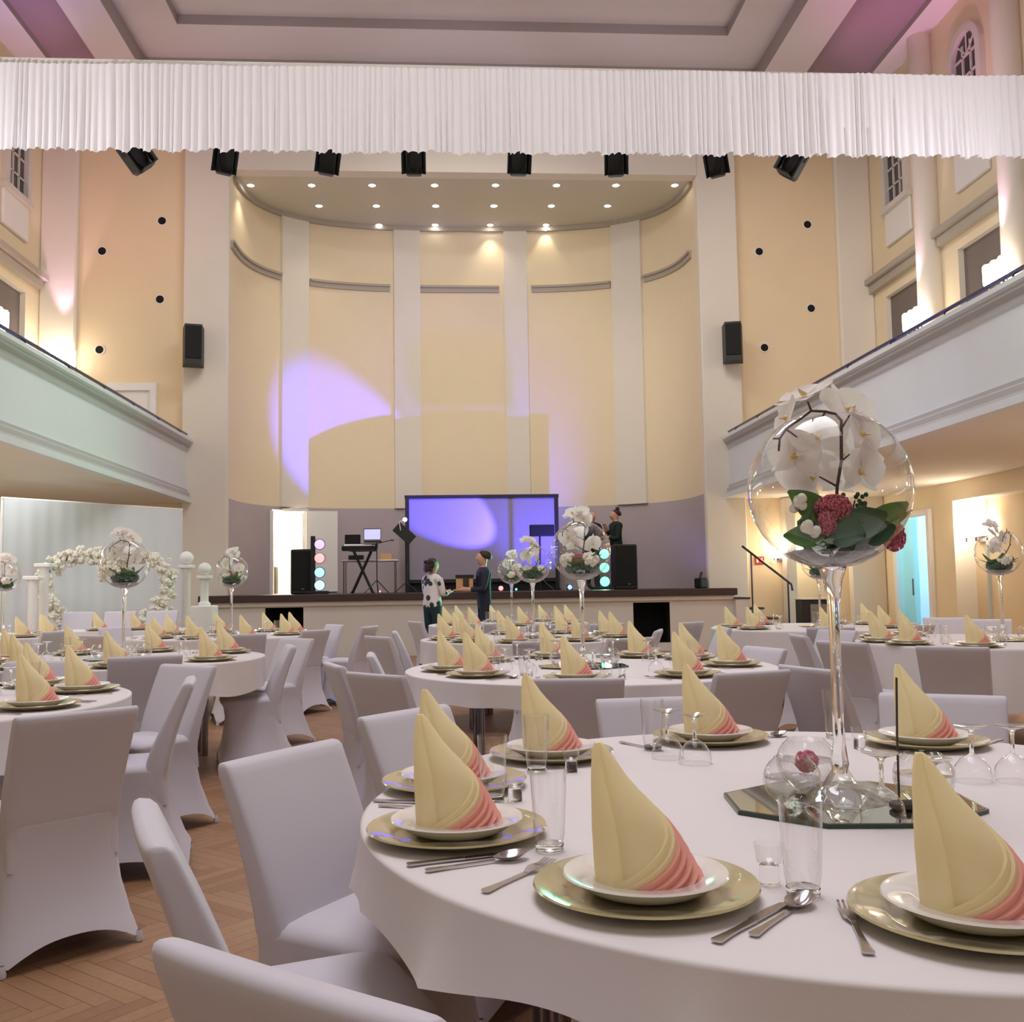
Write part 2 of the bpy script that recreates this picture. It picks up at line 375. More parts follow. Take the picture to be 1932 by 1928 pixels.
# side galleries
def gallery(name, xf, sgn, xw):
    prof = [(0, BZ), (.10, BZ), (.10, 2.93), (.06, 2.97), (.06, 3.03), (.02, 3.06), (.02, 3.10), (0, 3.10), (0, 3.80), (.03, 3.82), (.03, 3.88), (.08, 3.92), (.08, 3.96), (.12, 3.98), (.12, 4.03), (-.22, 4.03), (-.22, 3.15)]
    mb = MB(); g = {2, 3, 4, 5, 9, 10, 11}
    for i in range(len(prof)-1):
        (a, z0), (b, z1) = prof[i], prof[i+1]
        mb.add([(xf+sgn*a, YB, z0), (xf+sgn*a, YW, z0), (xf+sgn*b, YW, z1), (xf+sgn*b, YB, z1)], [(0, 1, 2, 3)], mi=1 if i in g else 0)
    for y in (YB, YW-.16):
        mb.add([(xf+sgn*a, y, z) for a, z in prof], [tuple(range(len(prof)))])
    mb.add([(xf, YB, BZ), (xf, YW, BZ), (xw, YW, BZ), (xw, YB, BZ)], [(0, 1, 2, 3)], mi=2)
    mb.add([(xf, YB, 3.15), (xf, YW, 3.15), (xw, YW, 3.15), (xw, YB, 3.15)], [(0, 1, 2, 3)], mi=2)
    o = struct(mb.build(name, ['balc', 'balc_g', 'wall_w'], smooth=False))
    r = empty('gallery_handrail', (xf+sgn*.02, 0, 4.03))
    b = MB(); b.tube([(0, YB+.3, .09), (0, YW-.25, .09)], .022, 8); b.build('rail', 'brass', r)
    y = 1.0
    while y < YW-.4:
        b = MB(); b.tube([(0, y, 0), (0, y, .09)], .012, 6); b.ball((0, y, .005), (.03, .03, .012), 8, 4); b.build('post', 'brass', r); y += 1.3
    return r
tag(gallery('wall_gallery_left', FL, 1, XL), 'thin dark metal handrail on short posts along the left gallery parapet', 'handrail', 'gallery handrails')
tag(gallery('wall_gallery_right', FR, -1, XR), 'thin blue-glinting metal handrail along the right gallery parapet', 'handrail', 'gallery handrails')
# entablature moulding and window panels above the recesses
wn = 1
def wall_bits(xw, s, bl):
    global k, wn
    for (a, b) in bl:
        y0, y1 = a-.25, b+.45
        p = MB(); p.box((xw-s*.06, (y0+y1)/2, ztop+.28), (.12, y1-y0, .16)); p.box((xw-s*.1, (y0+y1)/2, ztop+.42), (.2, y1-y0+.1, .1))
        struct(p.build('trim_%d' % k, 'mould', smooth=False)); k += 1
        p = MB(); p.bbox((xw-s*.03, (a+b)/2+.1, ztop+1.22), (.06, 1.0, .66), .015); struct(p.build('trim_%d' % k, 'white')); k += 1
        yc = (a+b)/2+.1; w = .36; zb, zs = ztop+1.62, ztop+3.0
        wo = empty('window_%d' % wn, (xw, yc, zb)); wo['kind'] = 'structure'; wn += 1
        def arch(h, r, n=14): return [(-r, 0), (r, 0)]+[(r*math.cos(PI*i/n), h+r*math.sin(PI*i/n)) for i in range(n+1)]
        q = MB(); q.add([(-s*.012, y, z) for y, z in arch(zs-zb, w)], [tuple(range(17))]); q.build('pane', 'pane', wo, smooth=False)
        f = MB(); oa, ia = arch(zs-zb, w+.13), arch(zs-zb, w)
        f.loft([[(0, y, z) for y, z in oa], [(-s*.1, y, z) for y, z in oa], [(-s*.1, y, z) for y, z in ia], [(-s*.0, y, z) for y, z in ia]])
        for y in (-.12, .12): f.box((-s*.025, y, (zs-zb)/2+.1), (.03, .035, zs-zb+.2))
        for z in (.35, .7, 1.05, 1.38): f.box((-s*.025, 0, z), (.03, 2*w, .03))
        for an in (45, 90, 135): f.tube([(-s*.025, 0, zs-zb), (-s*.025, w*math.cos(R_(an)), zs-zb+w*math.sin(R_(an)))], .016, 5)
        f.box((-s*.06, 0, -.05), (.16, 2*w+.34, .1)); f.build('frame', 'frame', wo)
wall_bits(XR, 1, bays); wall_bits(XL, -1, lb)
# columns on the right wall, with wall lamps
def column(x, y):
    global k
    c = MB(); c.lathe([(.3, 3.15), (.3, 3.4), (.24, 3.45), (.22, 6.5), (.2, ZC)], 24, (x, y, 0)); struct(c.build('trim_%d' % k, 'wall_w')); k += 1
cols = [on_x(1757, 560, XR-.12).y, on_x(1921, 480, XR-.12).y]
for y in cols: column(XR-.12, y)
for y in (cols[1]-2.75, cols[1]-5.5): column(XR-.12, y)
for a, b in lb: column(XL+.12, a-.75)
def mk_sconce():
    r = empty('wall_sconce'); b = MB(); b.bbox((0, 0, .0), (.16, .03, .3), .008); b.tube([(-.22, -.12, -.06), (.22, -.12, -.06)], .014, 8); b.tube([(0, 0, -.06), (0, -.12, -.06)], .016, 8); b.build('bracket', 'chrome', r)
    for x in (-.2, 0, .2):
        c = MB(); c.lathe([(.0, 0), (.02, 0), (.02, .06), (.0, .06)], 10, (x, -.12, -.13)); c.build('holder', 'chrome', r)
        g = MB(); g.lathe([(.002, 0), (.055, .005), (.07, .05), (.07, .3), (.05, .33), (.002, .335)], 16, (x, -.12, -.05)); g.build('lamp_shade', 'lamp_w', r)
    return r
scp = Proto(mk_sconce())
def lamp(kind, name, loc, power, col=(1, 1, 1), size=.1, rot=None, spot=None, blend=.3, size_y=None, aim=None, spread=None):
    l = bpy.data.lights.new(name, kind); l.energy = power; l.color = col
    if kind == 'AREA':
        l.size = size
        if size_y: l.shape = 'RECTANGLE'; l.size_y = size_y
        if spread: l.spread = spread
    else: l.shadow_soft_size = size
    if kind == 'SPOT': l.spot_size = spot; l.spot_blend = blend
    o = bpy.data.objects.new(name, l); COL.objects.link(o); o.location = loc
    if aim is not None: o.rotation_euler = (Vector(aim)-Vector(loc)).to_track_quat('-Z', 'Y').to_euler()
    elif rot: o.rotation_euler = rot
    o.visible_camera = False
    return o
G = 'wall sconces above the galleries'
for (x, y, z, rz, lb_) in [(XR-.36, cols[0], 5.55, -PI/2, 'lit white glass wall sconce on the right column nearer the stage'), (XR-.36, cols[1], 5.55, -PI/2, 'lit white glass wall sconce at the right picture edge above the gallery'),
                           (on_y(125, 685, YW).x, YW-.15, 5.42, 0, 'lit white glass wall sconce low behind the left gallery parapet in the corner'), (XL+.36, lb[0][0]-.75, 5.5, PI/2, 'lit white glass wall sconce at the left picture edge above the gallery')]:
    scp.put((x, y, z), rz, lb_, 'wall lamp', G)
    dx = {-PI/2: -.45, PI/2: .45, 0: 0}[rz]
    lamp('POINT', 'sconce_light', (x+dx, y-(.45 if rz == 0 else 0), z+.3), 11, (1, .86, .7), .12)
    lamp('SPOT', 'column_uplight', (x+(dx*.3), y-(.25 if rz == 0 else 0), z+.5), 110, (1, .6, .9), .05, spot=R_(40), blend=.6, aim=(x-dx*.6, y+(.3 if rz == 0 else 0), ZC))
# round speaker ports in the end walls
def mk_port():
    r = empty('wall_port'); a = MB(); a.lathe([(.105, 0), (.105, .012), (.075, .016), (.075, 0)], 20, X=XF(rx=PI/2)); a.build('ring', 'wall_w', r)
    h = MB(); h.lathe([(.001, .014), (.076, .014)], 20, X=XF(rx=PI/2)); h.build('opening', 'hole', r); return r
pp = Proto(mk_port()); PN = ['upper right', 'upper left', 'lower right', 'lower left']
for side, L in (('left', [(306, 417), (193, 474), (302, 565), (188, 660)]), ('right', [(1523, 424), (1432, 475), (1530, 582), (1442, 656)])):
    for n_, p in zip(PN, L):
        q = on_y(*p, YW-.001); pp.put(tuple(q), 0, '%s of four round black holes in the %s end wall' % (n_, side), 'wall opening', 'round black wall openings')
# wall speakers on the pilasters
def mk_wspk():
    r = empty('wall_speaker'); b = MB(); b.prism([(-.19, 0), (.19, 0), (.15, -.36), (-.15, -.36)][::-1], -.37, .37); b.build('cabinet', 'black', r, smooth=False)
    g = MB(); g.bbox((0, -.365, .03), (.28, .02, .6), .008); g.build('grille', 'blackm', r); m = MB(); m.bbox((0, .06, 0), (.1, .14, .2), .01); m.build('bracket', 'black', r); return r
ws = Proto(mk_wspk())
for p, s, lb_ in (((365, 657), 1, 'black loudspeaker on the pilaster left of the stage'), ((1382, 651), -1, 'black loudspeaker on the pilaster right of the stage')):
    q = on_y(*p, YW-.28); ws.put((q.x, YW-.28, q.z), R_(14)*s, lb_, 'loudspeaker', 'wall loudspeakers')
# white door at gallery level, left
q0, q1 = on_y(203, 724, YW), on_y(297, 724, YW)
d = empty('door_1', ((q0.x+q1.x)/2, YW, 3.15)); d['kind'] = 'structure'
w, h = q1.x-q0.x, q0.z-3.15
b = MB(); b.box((-w/2+.06, -.04, h/2-.07), (.12, .08, h-.14)); b.box((w/2-.06, -.04, h/2-.07), (.12, .08, h-.14)); b.box((0, -.04, h-.07), (w, .08, .14)); b.build('door_frame', 'white', d, smooth=False)
b = MB(); b.box((0, -.015, h/2), (w-.24, .03, h-.14)); b.build('door_leaf', 'white', d, smooth=False)

# ------------------------------------------------------------------ white pleated valance with stage spotlights
va = empty('pleated_valance', (0, 11, 0)); 
VX0, VX1 = -7.2, 8.2
def vz(x, zz): return zz+(x-1)*.0055
xs = []; x = VX0
ph = []
while x < VX1:
    w = random.uniform(.045, .11); xs.append((x, w)); x += w
pts = []
for x, w in xs:
    dpt = random.uniform(.02, .045)
    for a, dd in ((0, 0), (.25, .8), (.5, 1), (.72, .75), (.9, .1)): pts.append((x+w*a, -dpt*dd, dpt, random.uniform(-.02, .02) if a == 0 else None))
z0, z1 = 6.22, 7.24
rows = []
for t in (0, .04, .35, .7, .94, 1):
    row = []; last = 0
    for (x, y, dpt, j) in pts:
        if j is not None: last = j
        amp = .55+.45*(1-t)
        row.append((x+last*.8*(1-t), y*amp*1.3+.01*math.sin(x*3+t*2), vz(x, z0+(z1-z0)*t)+(last*1.0+.012*math.sin(x*23) if t == 0 else 0)))
    rows.append(row)
b = MB(); b.loft(rows, closed=False); b.build('curtain', 'curtain', va, auto=80)
b = MB(); b.box(((VX0+VX1)/2, .06, 7.25), (VX1-VX0, .08, .07)); b.build('top_rail', 'frame', va, smooth=False)
tag(va, 'long white pleated valance hanging across the hall below the ceiling', 'curtain')
tr = empty('lighting_bar', (0, 11.45, 6.62)); b = MB(); b.tube([(-6.8, 0, 0), (7.8, 0, 0)], .03, 8); b.build('bar', 'black', tr)
b = MB(); b.box((.5, -.2, 0), (.06, .4, .05)); b.build('bracket', 'black', tr, smooth=False)
tag(tr, 'black lighting bar hidden behind the white valance', 'lighting bar')
def mk_spot():
    r = empty('stage_spotlight'); b = MB(); b.bbox((0, 0, -.02), (.23, .26, .24), .02); b.lathe([(.10, 0), (.105, .05), (.09, .05)], 18, X=XF((0, -.13, -.02), rx=PI/2)); b.build('body', 'black', r)
    for s in (-1, 1): f = MB(); f.box((0, -.05, 0), (.008, .11, .2), X=XF((s*.118, -.125, -.02), rz=s*R_(28))); f.build('barn_door', 'black', r, smooth=False)
    f = MB(); f.box((0, -.19, -.15), (.2, .13, .008), X=XF(rx=R_(-8))); f.build('barn_door', 'black', r, smooth=False)
    y = MB(); y.tube([(-.13, 0, 0), (-.13, 0, .22), (0, 0, .27), (.13, 0, .22), (.13, 0, 0)], .01, 6); y.tube([(0, 0, .26), (0, 0, .36)], .02, 8); y.build('yoke', 'black', r)
    return r
sp = Proto(mk_spot()); names = ['first', 'second', 'third', 'fourth', 'fifth', 'sixth', 'seventh', 'eighth']
for i, (px, py, rz, ry) in enumerate([(248, 292, .5, .75), (427, 293, .25, -.12), (619, 294, .2, -.1), (781, 295, 0, 0), (977, 295, .05, 0), (1160, 297, -.1, .03), (1348, 299, -.3, .15), (1503, 304, -.5, -.62)]):
    q = on_y(px, py, 11.45)
    o = sp.put((q.x, 11.45, q.z+.02), rz, '%s black stage spotlight from the left, hanging under the white valance' % names[i], 'stage light', 'spotlights under the valance')
    o.rotation_euler = (.5 if abs(ry) < .3 else .2, -ry, rz)
    if abs(ry) > .3: o.scale = (.85, 1, 1.7)
# small ceiling lamps in the apse
def mk_dl():
    r = empty('ceiling_downlight'); a = MB(); a.lathe([(.05, 0), (.075, -.012), (.085, 0)], 16); a.build('trim_ring', 'white', r); b = MB(); b.lathe([(.001, -.03), (.035, -.025), (.042, -.004)], 14); b.build('bulb', 'lamp_s', r); return r
dl = Proto(mk_dl())
ROWS = [('front row', [473, 588, 702, 820, 935, 1050, 1162, 1273], 349), ('middle row', [602, 710, 822, 932, 1040, 1146], 388), ('back row', [715, 821, 925, 1030], 424)]
for rn, L, py in ROWS:
    for i, px in enumerate(L):
        q = on_z(px, py, AZ-.002)
        dl.put(tuple(q), 0, '%s small downlight from the left in the %s of the curved stage ceiling' % (names[i], rn), 'ceiling light', 'stage ceiling downlights')
        if rn == 'back row' and i in (0, 3): lamp('SPOT', 'downlight_beam', (q.x, q.y+.1, AZ-.06), 60, (1, .85, .6), .03, spot=R_(75), blend=.7, aim=(q.x, q.y+.35, AZ-1.2))
        elif i % 2 == 0: lamp('SPOT', 'downlight_beam', (q.x, q.y, AZ-.06), 40, (1, .88, .7), .03, spot=R_(90), blend=1, aim=(q.x, q.y, 0))

# ------------------------------------------------------------------ the stage
SX0, SX1, SY = -4.42, 5.25, 17.9
st = empty('stage', (0, SY, 0))
b = MB(); b.add([(SX0, 0, SZ), (SX1, 0, SZ)]+[(apt(t)[0], apt(t)[1]-SY, SZ) for t in reversed(TS)], [tuple(range(NT+3))]); b.build('deck', 'darkwood', st, smooth=False)
b = MB(); b.bbox(((SX0+SX1)/2, .0, SZ-.065), (SX1-SX0+.1, .14, .129), .01); b.box((SX0+.03, .35, SZ-.065), (.06, .7, .129)); b.box((SX1-.03, .35, SZ-.065), (.06, .7, .129)); b.build('edge_board', 'darkwood', st, smooth=False)
oL, oR = on_y(500, 1147, SY), on_y(572, 1147, SY); pL, pR = on_y(1195, 1137, SY), on_y(1264, 1137, SY)
b = MB(); holed(b, lambda u, z, d: (u, .03+d, z), SX0, SX1, 0, SZ-.12, [(oL.x, oR.x, .18, oL.z, .5, 1), (pL.x, pR.x, .15, pL.z, .5, 1)], 0, 1)
b.box(((SX0+SX1)/2, .01, SZ-.17), (SX1-SX0, .05, .08)); b.add([(SX0, .03, 0), (SX0, .7, 0), (SX0, .7, SZ-.12), (SX0, .03, SZ-.12), (SX1, .03, 0), (SX1, .7, 0), (SX1, .7, SZ-.12), (SX1, .03, SZ-.12)], [(0, 1, 2, 3), (4, 5, 6, 7)])
b.build('apron', ['apron', 'hole'], st, smooth=False)
tag(st, 'low stage with dark brown edge board and white apron holding two black openings', 'stage')
def on_stage(px, py_, y): q = on_y(px, py_, y); return q
# lit doorway behind the apse (left) with white leaf
a0, a1 = apt(td0), apt(td1); dr = empty('door_2', (0, 0, 0)); dr['kind'] = 'structure'
vx, vy = a1[0]-a0[0], a1[1]-a0[1]; L_ = math.hypot(vx, vy); tx, ty = vx/L_, vy/L_; nx, ny = -ty, tx
if ny < 0: nx, ny = -nx, -ny
b = MB(); 
for (px_, py_) in (a0, a1): b.box((px_, py_, (SZ+DZ-.05)/2), (.07, .12, DZ-.05-SZ))
b.box(((a0[0]+a1[0])/2, (a0[1]+a1[1])/2, DZ-.02), (L_+.06, .1, .06), X=None); b.build('door_frame', 'white', dr, smooth=False)
b = MB(); e2 = on_y(633, 957, a1[1]-.12); ang = math.atan2(a1[1]-.14-a1[1], e2.x-a1[0]); b.bbox(((e2.x-a1[0])/2, 0, 0), (e2.x-a1[0], .04, DZ-SZ-.06), .01, X=XF((a1[0]+.04, a1[1]-.06, (SZ+DZ)/2), rz=R_(14))); b.build('door_leaf', 'white', dr)
br = MB(); p0, p1 = (a0[0]-.5, a0[1]), (a1[0]+.3, a1[1]+.0)
cor = [(a0[0], a0[1]+.02), (a1[0], a1[1]+.02), (a1[0]+.5+nx*2, a1[1]+ny*2), (a0[0]-.8+nx*2, a0[1]+ny*2)]
for i in (1, 2, 3): br.add([(*cor[i], SZ), (*cor[(i+1) % 4], SZ), (*cor[(i+1) % 4], 3.4), (*cor[i], 3.4)], [(0, 1, 2, 3)])
br.add([(*c, 3.4) for c in cor]+[(*c, SZ) for c in cor], [(0, 1, 2, 3), (4, 5, 6, 7)])
struct(br.build('wall_backstage', 'wall_w', smooth=False))
mxc = ((cor[0][0]+cor[2][0])/2, (cor[0][1]+cor[2][1])/2)
lamp('POINT', 'backstage_lamp', (mxc[0], mxc[1], 3.0), 230, (1, .93, .74), .25)
b = MB(); b.bbox((mxc[0]+nx*.5, mxc[1]+ny*.5, SZ+.3), (.5, .3, .6), .02); tag(b.build('crate', 'black'), 'dark box on the floor inside the lit doorway beside the stage', 'box')
# projection screen
s0, s1 = on_y(768, 938, 20.1), on_y(1049, 936, 20.1)
sc = empty('projection_screen', ((s0.x+s1.x)/2, 20.1, SZ)); hw, hh = (s1.x-s0.x)/2, s0.z-SZ
b = MB(); b.box((0, 0, .25+(hh-.25)/2), (2*hw, .02, hh-.25)); b.build('screen_cloth', 'screen', sc, smooth=False)
b = MB(); b.box((0, -.02, hh), (2*hw+.1, .05, .07)); b.box((0, -.02, .22), (2*hw+.1, .05, .07))
for s in (-1, 1): b.box((s*hw, -.02, hh/2-.018), (.08, .054, hh-.036))
b.build('frame', 'black', sc, smooth=False)
for s in (-1, 1): b = MB(); b.tube([(s*hw, -.45, .02), (s*hw, .45, .02)], .025, 6); b.tube([(s*hw, -.4, .02), (s*hw, -.03, .6)], .015, 6); b.build('leg', 'black', sc)
b = MB(); b.box((0, .03, .11), (2*hw, .02, .22)); b.build('skirt', 'blackm', sc, smooth=False)
tag(sc, 'large grey projection screen in a black frame standing on the stage', 'projection screen')
# loudspeakers on stage
def stage_speaker(px0, px1, pt, y, label):
    a, c = on_y(px0, pt, y), on_y(px1, pt, y); w = c.x-a.x; h = a.z-SZ
    r = empty('stage_speaker', ((a.x+c.x)/2, y, SZ)); b = MB(); b.bbox((0, 0, h/2), (w, .5, h), .02); b.build('cabinet', 'black', r)
    g = MB(); g.bbox((0, -.255, h/2+.02), (w-.06, .02, h-.12), .008); g.build('grille', 'blackm', r)
    l = MB(); l.box((w*.12, -.268, .1), (.06, .01, .02)); l.build('badge', 'chrome', r, smooth=False)
    return tag(r, label, 'loudspeaker', 'stage loudspeakers')
stage_speaker(552, 590, 1037, 19.0, 'tall black loudspeaker on stage left beside the lit doorway')
stage_speaker(1155, 1197, 1028, 19.0, 'tall black loudspeaker on stage right beside the green lights')
def light_tower(px, ys, y, cols_, label):
    qs = [on_y(px, p, y) for p in ys]; r = empty('light_tower', (qs[0].x, y, SZ))
    b = MB(); b.bbox((-.13, .06, (qs[0].z-SZ+.16)/2), (.08, .1, qs[0].z-SZ+.16), .008); b.bbox((-.05, .03, .03), (.4, .3, .06), .01); b.build('post', 'black', r)
    for q, c in zip(qs, cols_):
        z = q.z-SZ; h = MB(); h.lathe([(.001, .12), (.07, .12), (.095, .05), (.105, 0), (.098, -.0)], 20, X=XF((0, 0, z), rx=PI/2) @ Matrix.Scale(-1, 4, (0, 0, 1))); h.build('lamp_housing', 'black', r)
        e = MB(); e.lathe([(.001, .012), (.05, .01), (.093, .002)], 20, X=XF((0, -.002, z), rx=PI/2)); e.build('lens', c, r)
    return tag(r, label, 'stage light tower', 'stage light towers'), qs
t1, q1s = light_tower(603, [1027, 1053, 1080, 1104], 18.6, ['led_v', 'led_r', 'led_b', 'led_c'], 'black light tower with blue and red round lamps on stage left')
t2, q2s = light_tower(1140, [1045, 1071, 1097], 18.6, ['led_g', 'led_g', 'led_g'], 'black light tower with bright green round lamps on stage right')
for px, py, c, lb_ in ((1075, 1096, 'led_b', 'small blue floor lamp on the stage right of the screen'), (945, 1103, 'led_r', 'small red floor lamp at the stage edge behind the man'), (717, 1108, 'led_r', 'tiny red lamp under the stands on the stage floor'), (974, 1109, 'led_g', 'tiny green lamp at the stage edge behind the goblets')):
    y = 18.7; q = on_y(px, py, y); r = empty('floor_lamp', (q.x, y, SZ)); rr = .045 if px != 717 and px != 974 else .02
    b = MB(); b.bbox((0, .05, rr+.01), (rr*2.4, .08, rr*2.2), .006); b.build('housing', 'black', r); e = MB(); e.lathe([(.001, .012), (rr, .002)], 16, X=XF((0, .008, rr+.012), rx=PI/2)); e.build('lens', c, r); tag(r, lb_, 'floor lamp', 'stage floor lamps')
# keyboards, laptop, table, stands
kx = on_y(684, 1020, 19.3).x
r = empty('keyboard_stand', (kx, 19.3, SZ)); 
for s in (-1, 1):
    b = MB()
    for yy in (-.14, .14): b.tube([(-s*.2, yy, 0), (s*.17, yy, .82)], .018, 6)
    b.tube([(-s*.2, -.2, .02), (-s*.2, .2, .02)], .018, 6); b.build('leg', 'black', r)
b = MB(); b.box((0, 0, .83), (.5, .34, .03)); b.build('top_bar', 'black', r, smooth=False); tag(r, 'black crossed keyboard stand between speaker and screen on the stage', 'keyboard stand')
r = empty('keyboard', (kx-.05, 19.3, SZ+.85)); b = MB(); b.bbox((0, 0, .05), (.68, .32, .1), .015, X=XF(rx=R_(12))); b.build('body', 'black', r); b = MB(); b.box((0, -.08, .106), (.6, .14, .012), X=XF(rx=R_(12))); b.build('keys', 'white', r, smooth=False); b = MB(); b.bbox((-.15, .1, .2), (.3, .1, .2), .01); b.build('control_panel', 'blackm', r)
tag(r, 'black electronic keyboard resting on the crossed stand on the stage', 'keyboard')
r = empty('laptop', (kx+.2, 19.22, SZ+1.0)); b = MB(); b.bbox((0, .05, .0), (.34, .24, .02), .006); b.build('base', 'blackm', r); b = MB(); b.bbox((0, -.06, .13), (.34, .015, .24), .006, X=XF(rx=R_(-8))); b.build('lid', 'chrome', r); b = MB(); b.box((0, -.071, .13), (.31, .004, .2), X=XF(rx=R_(-8))); b.build('display', 'scr_b', r, smooth=False)
tag(r, 'open laptop with violet lit face on top of the keyboard', 'laptop')
ta, tb = on_y(645, 1057, 19.9), on_y(752, 1057, 19.9)
r = empty('folding_table', ((ta.x+tb.x)/2, 19.9, SZ)); w = tb.x-ta.x; h = ta.z-SZ
b = MB(); b.bbox((0, 0, h-.02), (w, .5, .035), .008); b.build('table_top', 'white', r)
for sx in (-1, 1):
    for sy in (-1, 1): b = MB(); b.tube([(sx*(w/2-.06), sy*.2, 0), (sx*(w/2-.06), sy*.2, h-.03)], .015, 6); b.build('leg', 'chrome', r)
tag(r, 'narrow white folding table with thin legs behind the keyboard stand', 'table')
for (dx, c, sz, nm, lb_) in ((.32, 'wood', (.24, .2, .12), 'box', 'small brown box at the right end of the stage table'), (-.28, 'black', (.3, .2, .1), 'mixer', 'small black mixer at the left end of the stage table')):
    b = MB(); b.bbox((0, 0, sz[2]/2), sz, .01); o = b.build(nm, c, loc=(r.location.x+dx, 19.9, SZ+h-.002)); tag(o, lb_, nm)
r = empty('microphone_stand', (on_y(711, 1040, 19.1).x, 19.1, SZ))
for a in (90, 210, 330): b = MB(); b.tube([(0, 0, .25), (.26*math.cos(R_(a)), .26*math.sin(R_(a)), .01)], .01, 6); b.build('leg', 'black', r)
b = MB(); b.tube([(0, 0, .2), (0, 0, 1.0)], .011, 6); b.tube([(-.1, 0, .93), (.28, 0, 1.02)], .009, 6); b.build('pole', 'black', r); b = MB(); b.ball((.3, 0, 1.025), (.035, .025, .025), 8, 6); b.build('microphone', 'chrome', r)
tag(r, 'black boom microphone stand just right of the keyboard', 'microphone stand')
r = empty('music_stand', (on_y(766, 1040, 19.0).x, 19.0, SZ)); b = MB(); b.tube([(0, 0, 0), (0, 0, 1.0)], .02, 8); b.build('pole', 'black', r)
for a in (90, 210, 330): b = MB(); b.tube([(0, 0, .2), (.25*math.cos(R_(a)), .25*math.sin(R_(a)), .01)], .012, 6); b.build('leg', 'black', r)
b = MB(); b.bbox((-.03, -.02, 1.14), (.42, .03, .22), .006, X=XF((-.03, 0, 1.14), ry=R_(42)) @ XF((.03, 0, -1.14))); b.build('desk', 'black', r)
b = MB(); b.tube([(-.1, -.04, 1.2), (-.12, -.1, 1.36), (-.03, -.12, 1.4)], .01, 6); b.build('lamp_arm', 'white', r); b = MB(); b.ball((-.01, -.12, 1.4), .04, 10, 8); b.build('lamp', 'lamp_w', r)
tag(r, 'black music stand with tilted desk and small lit lamp left of the screen', 'music stand')
qm = on_y(1022, 1001, 19.4); r = empty('monitor_stand', (qm.x, 19.4, SZ)); b = MB(); b.tube([(-.04, 0, 0), (-.04, 0, qm.z-SZ)], .02, 8); b.build('pole', 'black', r)
for a in (90, 210, 330): b = MB(); b.tube([(-.04, 0, .25), (-.04+.28*math.cos(R_(a)), .28*math.sin(R_(a)), .01)], .012, 6); b.build('leg', 'black', r)
b = MB(); b.bbox((0, -.04, qm.z-SZ), (.49, .1, .23), .012); b.build('monitor', 'blackm', r)
tag(r, 'flat black monitor box on a pole in front of the screen', 'monitor')
qc = on_y(1322, 1092, 18.5); b = MB(); b.bbox((0, 0, .1), (.18, .2, .2), .02, X=XF(rz=.5)); b.tube([(-.02, -.04, .19), (.02, 0, .3)], .03, 6); tag(b.build('floor_spotlight', 'black', loc=(qc.x, 18.5, SZ)), 'small black floor spotlight at the right end of the stage', 'floor spotlight')
# stage stairs, rail and exit sign on the right
r = empty('stage_stairs', (SX1+.0, 18.15, 0))
for i in range(5): b = MB(); b.box((.13+i*.26, 0, (SZ-.19*(i+1))/2+.0), (.26, .7, SZ-.19*(i+1))); b.box((.13+i*.26, 0, SZ-.19*(i+1)-.0), (.28, .72, .03), mi=1); b.build('step', ['apron', 'darkwood'], r, smooth=False)
tag(r, 'short flight of steps leading down from the right end of the stage', 'stairs')
h0, h1 = on_y(1400, 1030, 17.75), on_y(1493, 1102, 17.75); r = empty('stair_handrail', (0, 17.75, 0))
b = MB(); b.tube([(h0.x, 0, h0.z), (h1.x, 0, h1.z), (h1.x+.02, 0, h1.z-.12)], .022, 8); b.build('rail', 'brass', r)
for t in (.18, .93): x = h0.x+(h1.x-h0.x)*t; b = MB(); b.tube([(x, 0, 0), (x, 0, h0.z+(h1.z-h0.z)*t)], .016, 6); b.build('post', 'brass', r)
tag(r, 'sloping dark metal handrail of the stage stairs', 'handrail')
q = on_y(1433, 1057, YW-.012); r = empty('exit_sign', tuple(q)); b = MB(); b.bbox((0, 0, 0), (.18, .02, .15), .004); b.build('panel', 'red', r)
b = MB(); b.box((-.045, -.012, 0), (.035, .004, .09)); b.box((-.02, -.012, .03), (.04, .004, .03)); b.box((.045, -.012, -.02), (.03, .004, .06)); b.ball((.045, -.012, .035), (.014, .004, .014), 8, 6); b.build('pictogram', 'white', r, smooth=False)
tag(r, 'small red and white square safety sign on the wall beside the stage stairs', 'sign')
q = on_y(1490, 1060, YW-.18); p = MB(); p.bbox((q.x, YW-.17, 1.42), (.2, .3, 2.84), .02); struct(p.build('trim_%d' % k, 'wall_w')); k += 1
for px in (1474, 1512): q = on_y(px, 1048, YW-.14); scp.put((q.x, YW-.02, 1.72), 0, 'glowing wall lamp on the %s of the pale post near the stage stairs' % ('left' if px == 1474 else 'right'), 'wall lamp', 'wall lamps under the gallery', sc=.62); lamp('POINT', 'wall_lamp_and_fill', (q.x, YW-.3, 1.95), 22, (1, .84, .62), .1)
qk = on_y(1530, 1128, 17.4); r = empty('low_cabinet', (qk.x, 17.4, 0)); b = MB(); b.bbox((0, 0, .47), (.46, .36, .86), .015); b.build('cabinet_body', 'black', r); b = MB(); b.bbox((0, 0, .915), (.5, .4, .03), .006); b.build('cabinet_top', 'apron', r); b = MB(); b.bbox((.06, -.19, .62), (.3, .015, .4), .004); b.build('pale_panel', 'sand', r)
for sx in (-.19, .19):
    for sy in (-.14, .14): b = MB(); b.box((sx, sy, .02), (.05, .05, .04)); b.build('foot', 'black', r, smooth=False)
tag(r, 'low dark cabinet with grey speckled panel beside the pale post near the stairs', 'cabinet')
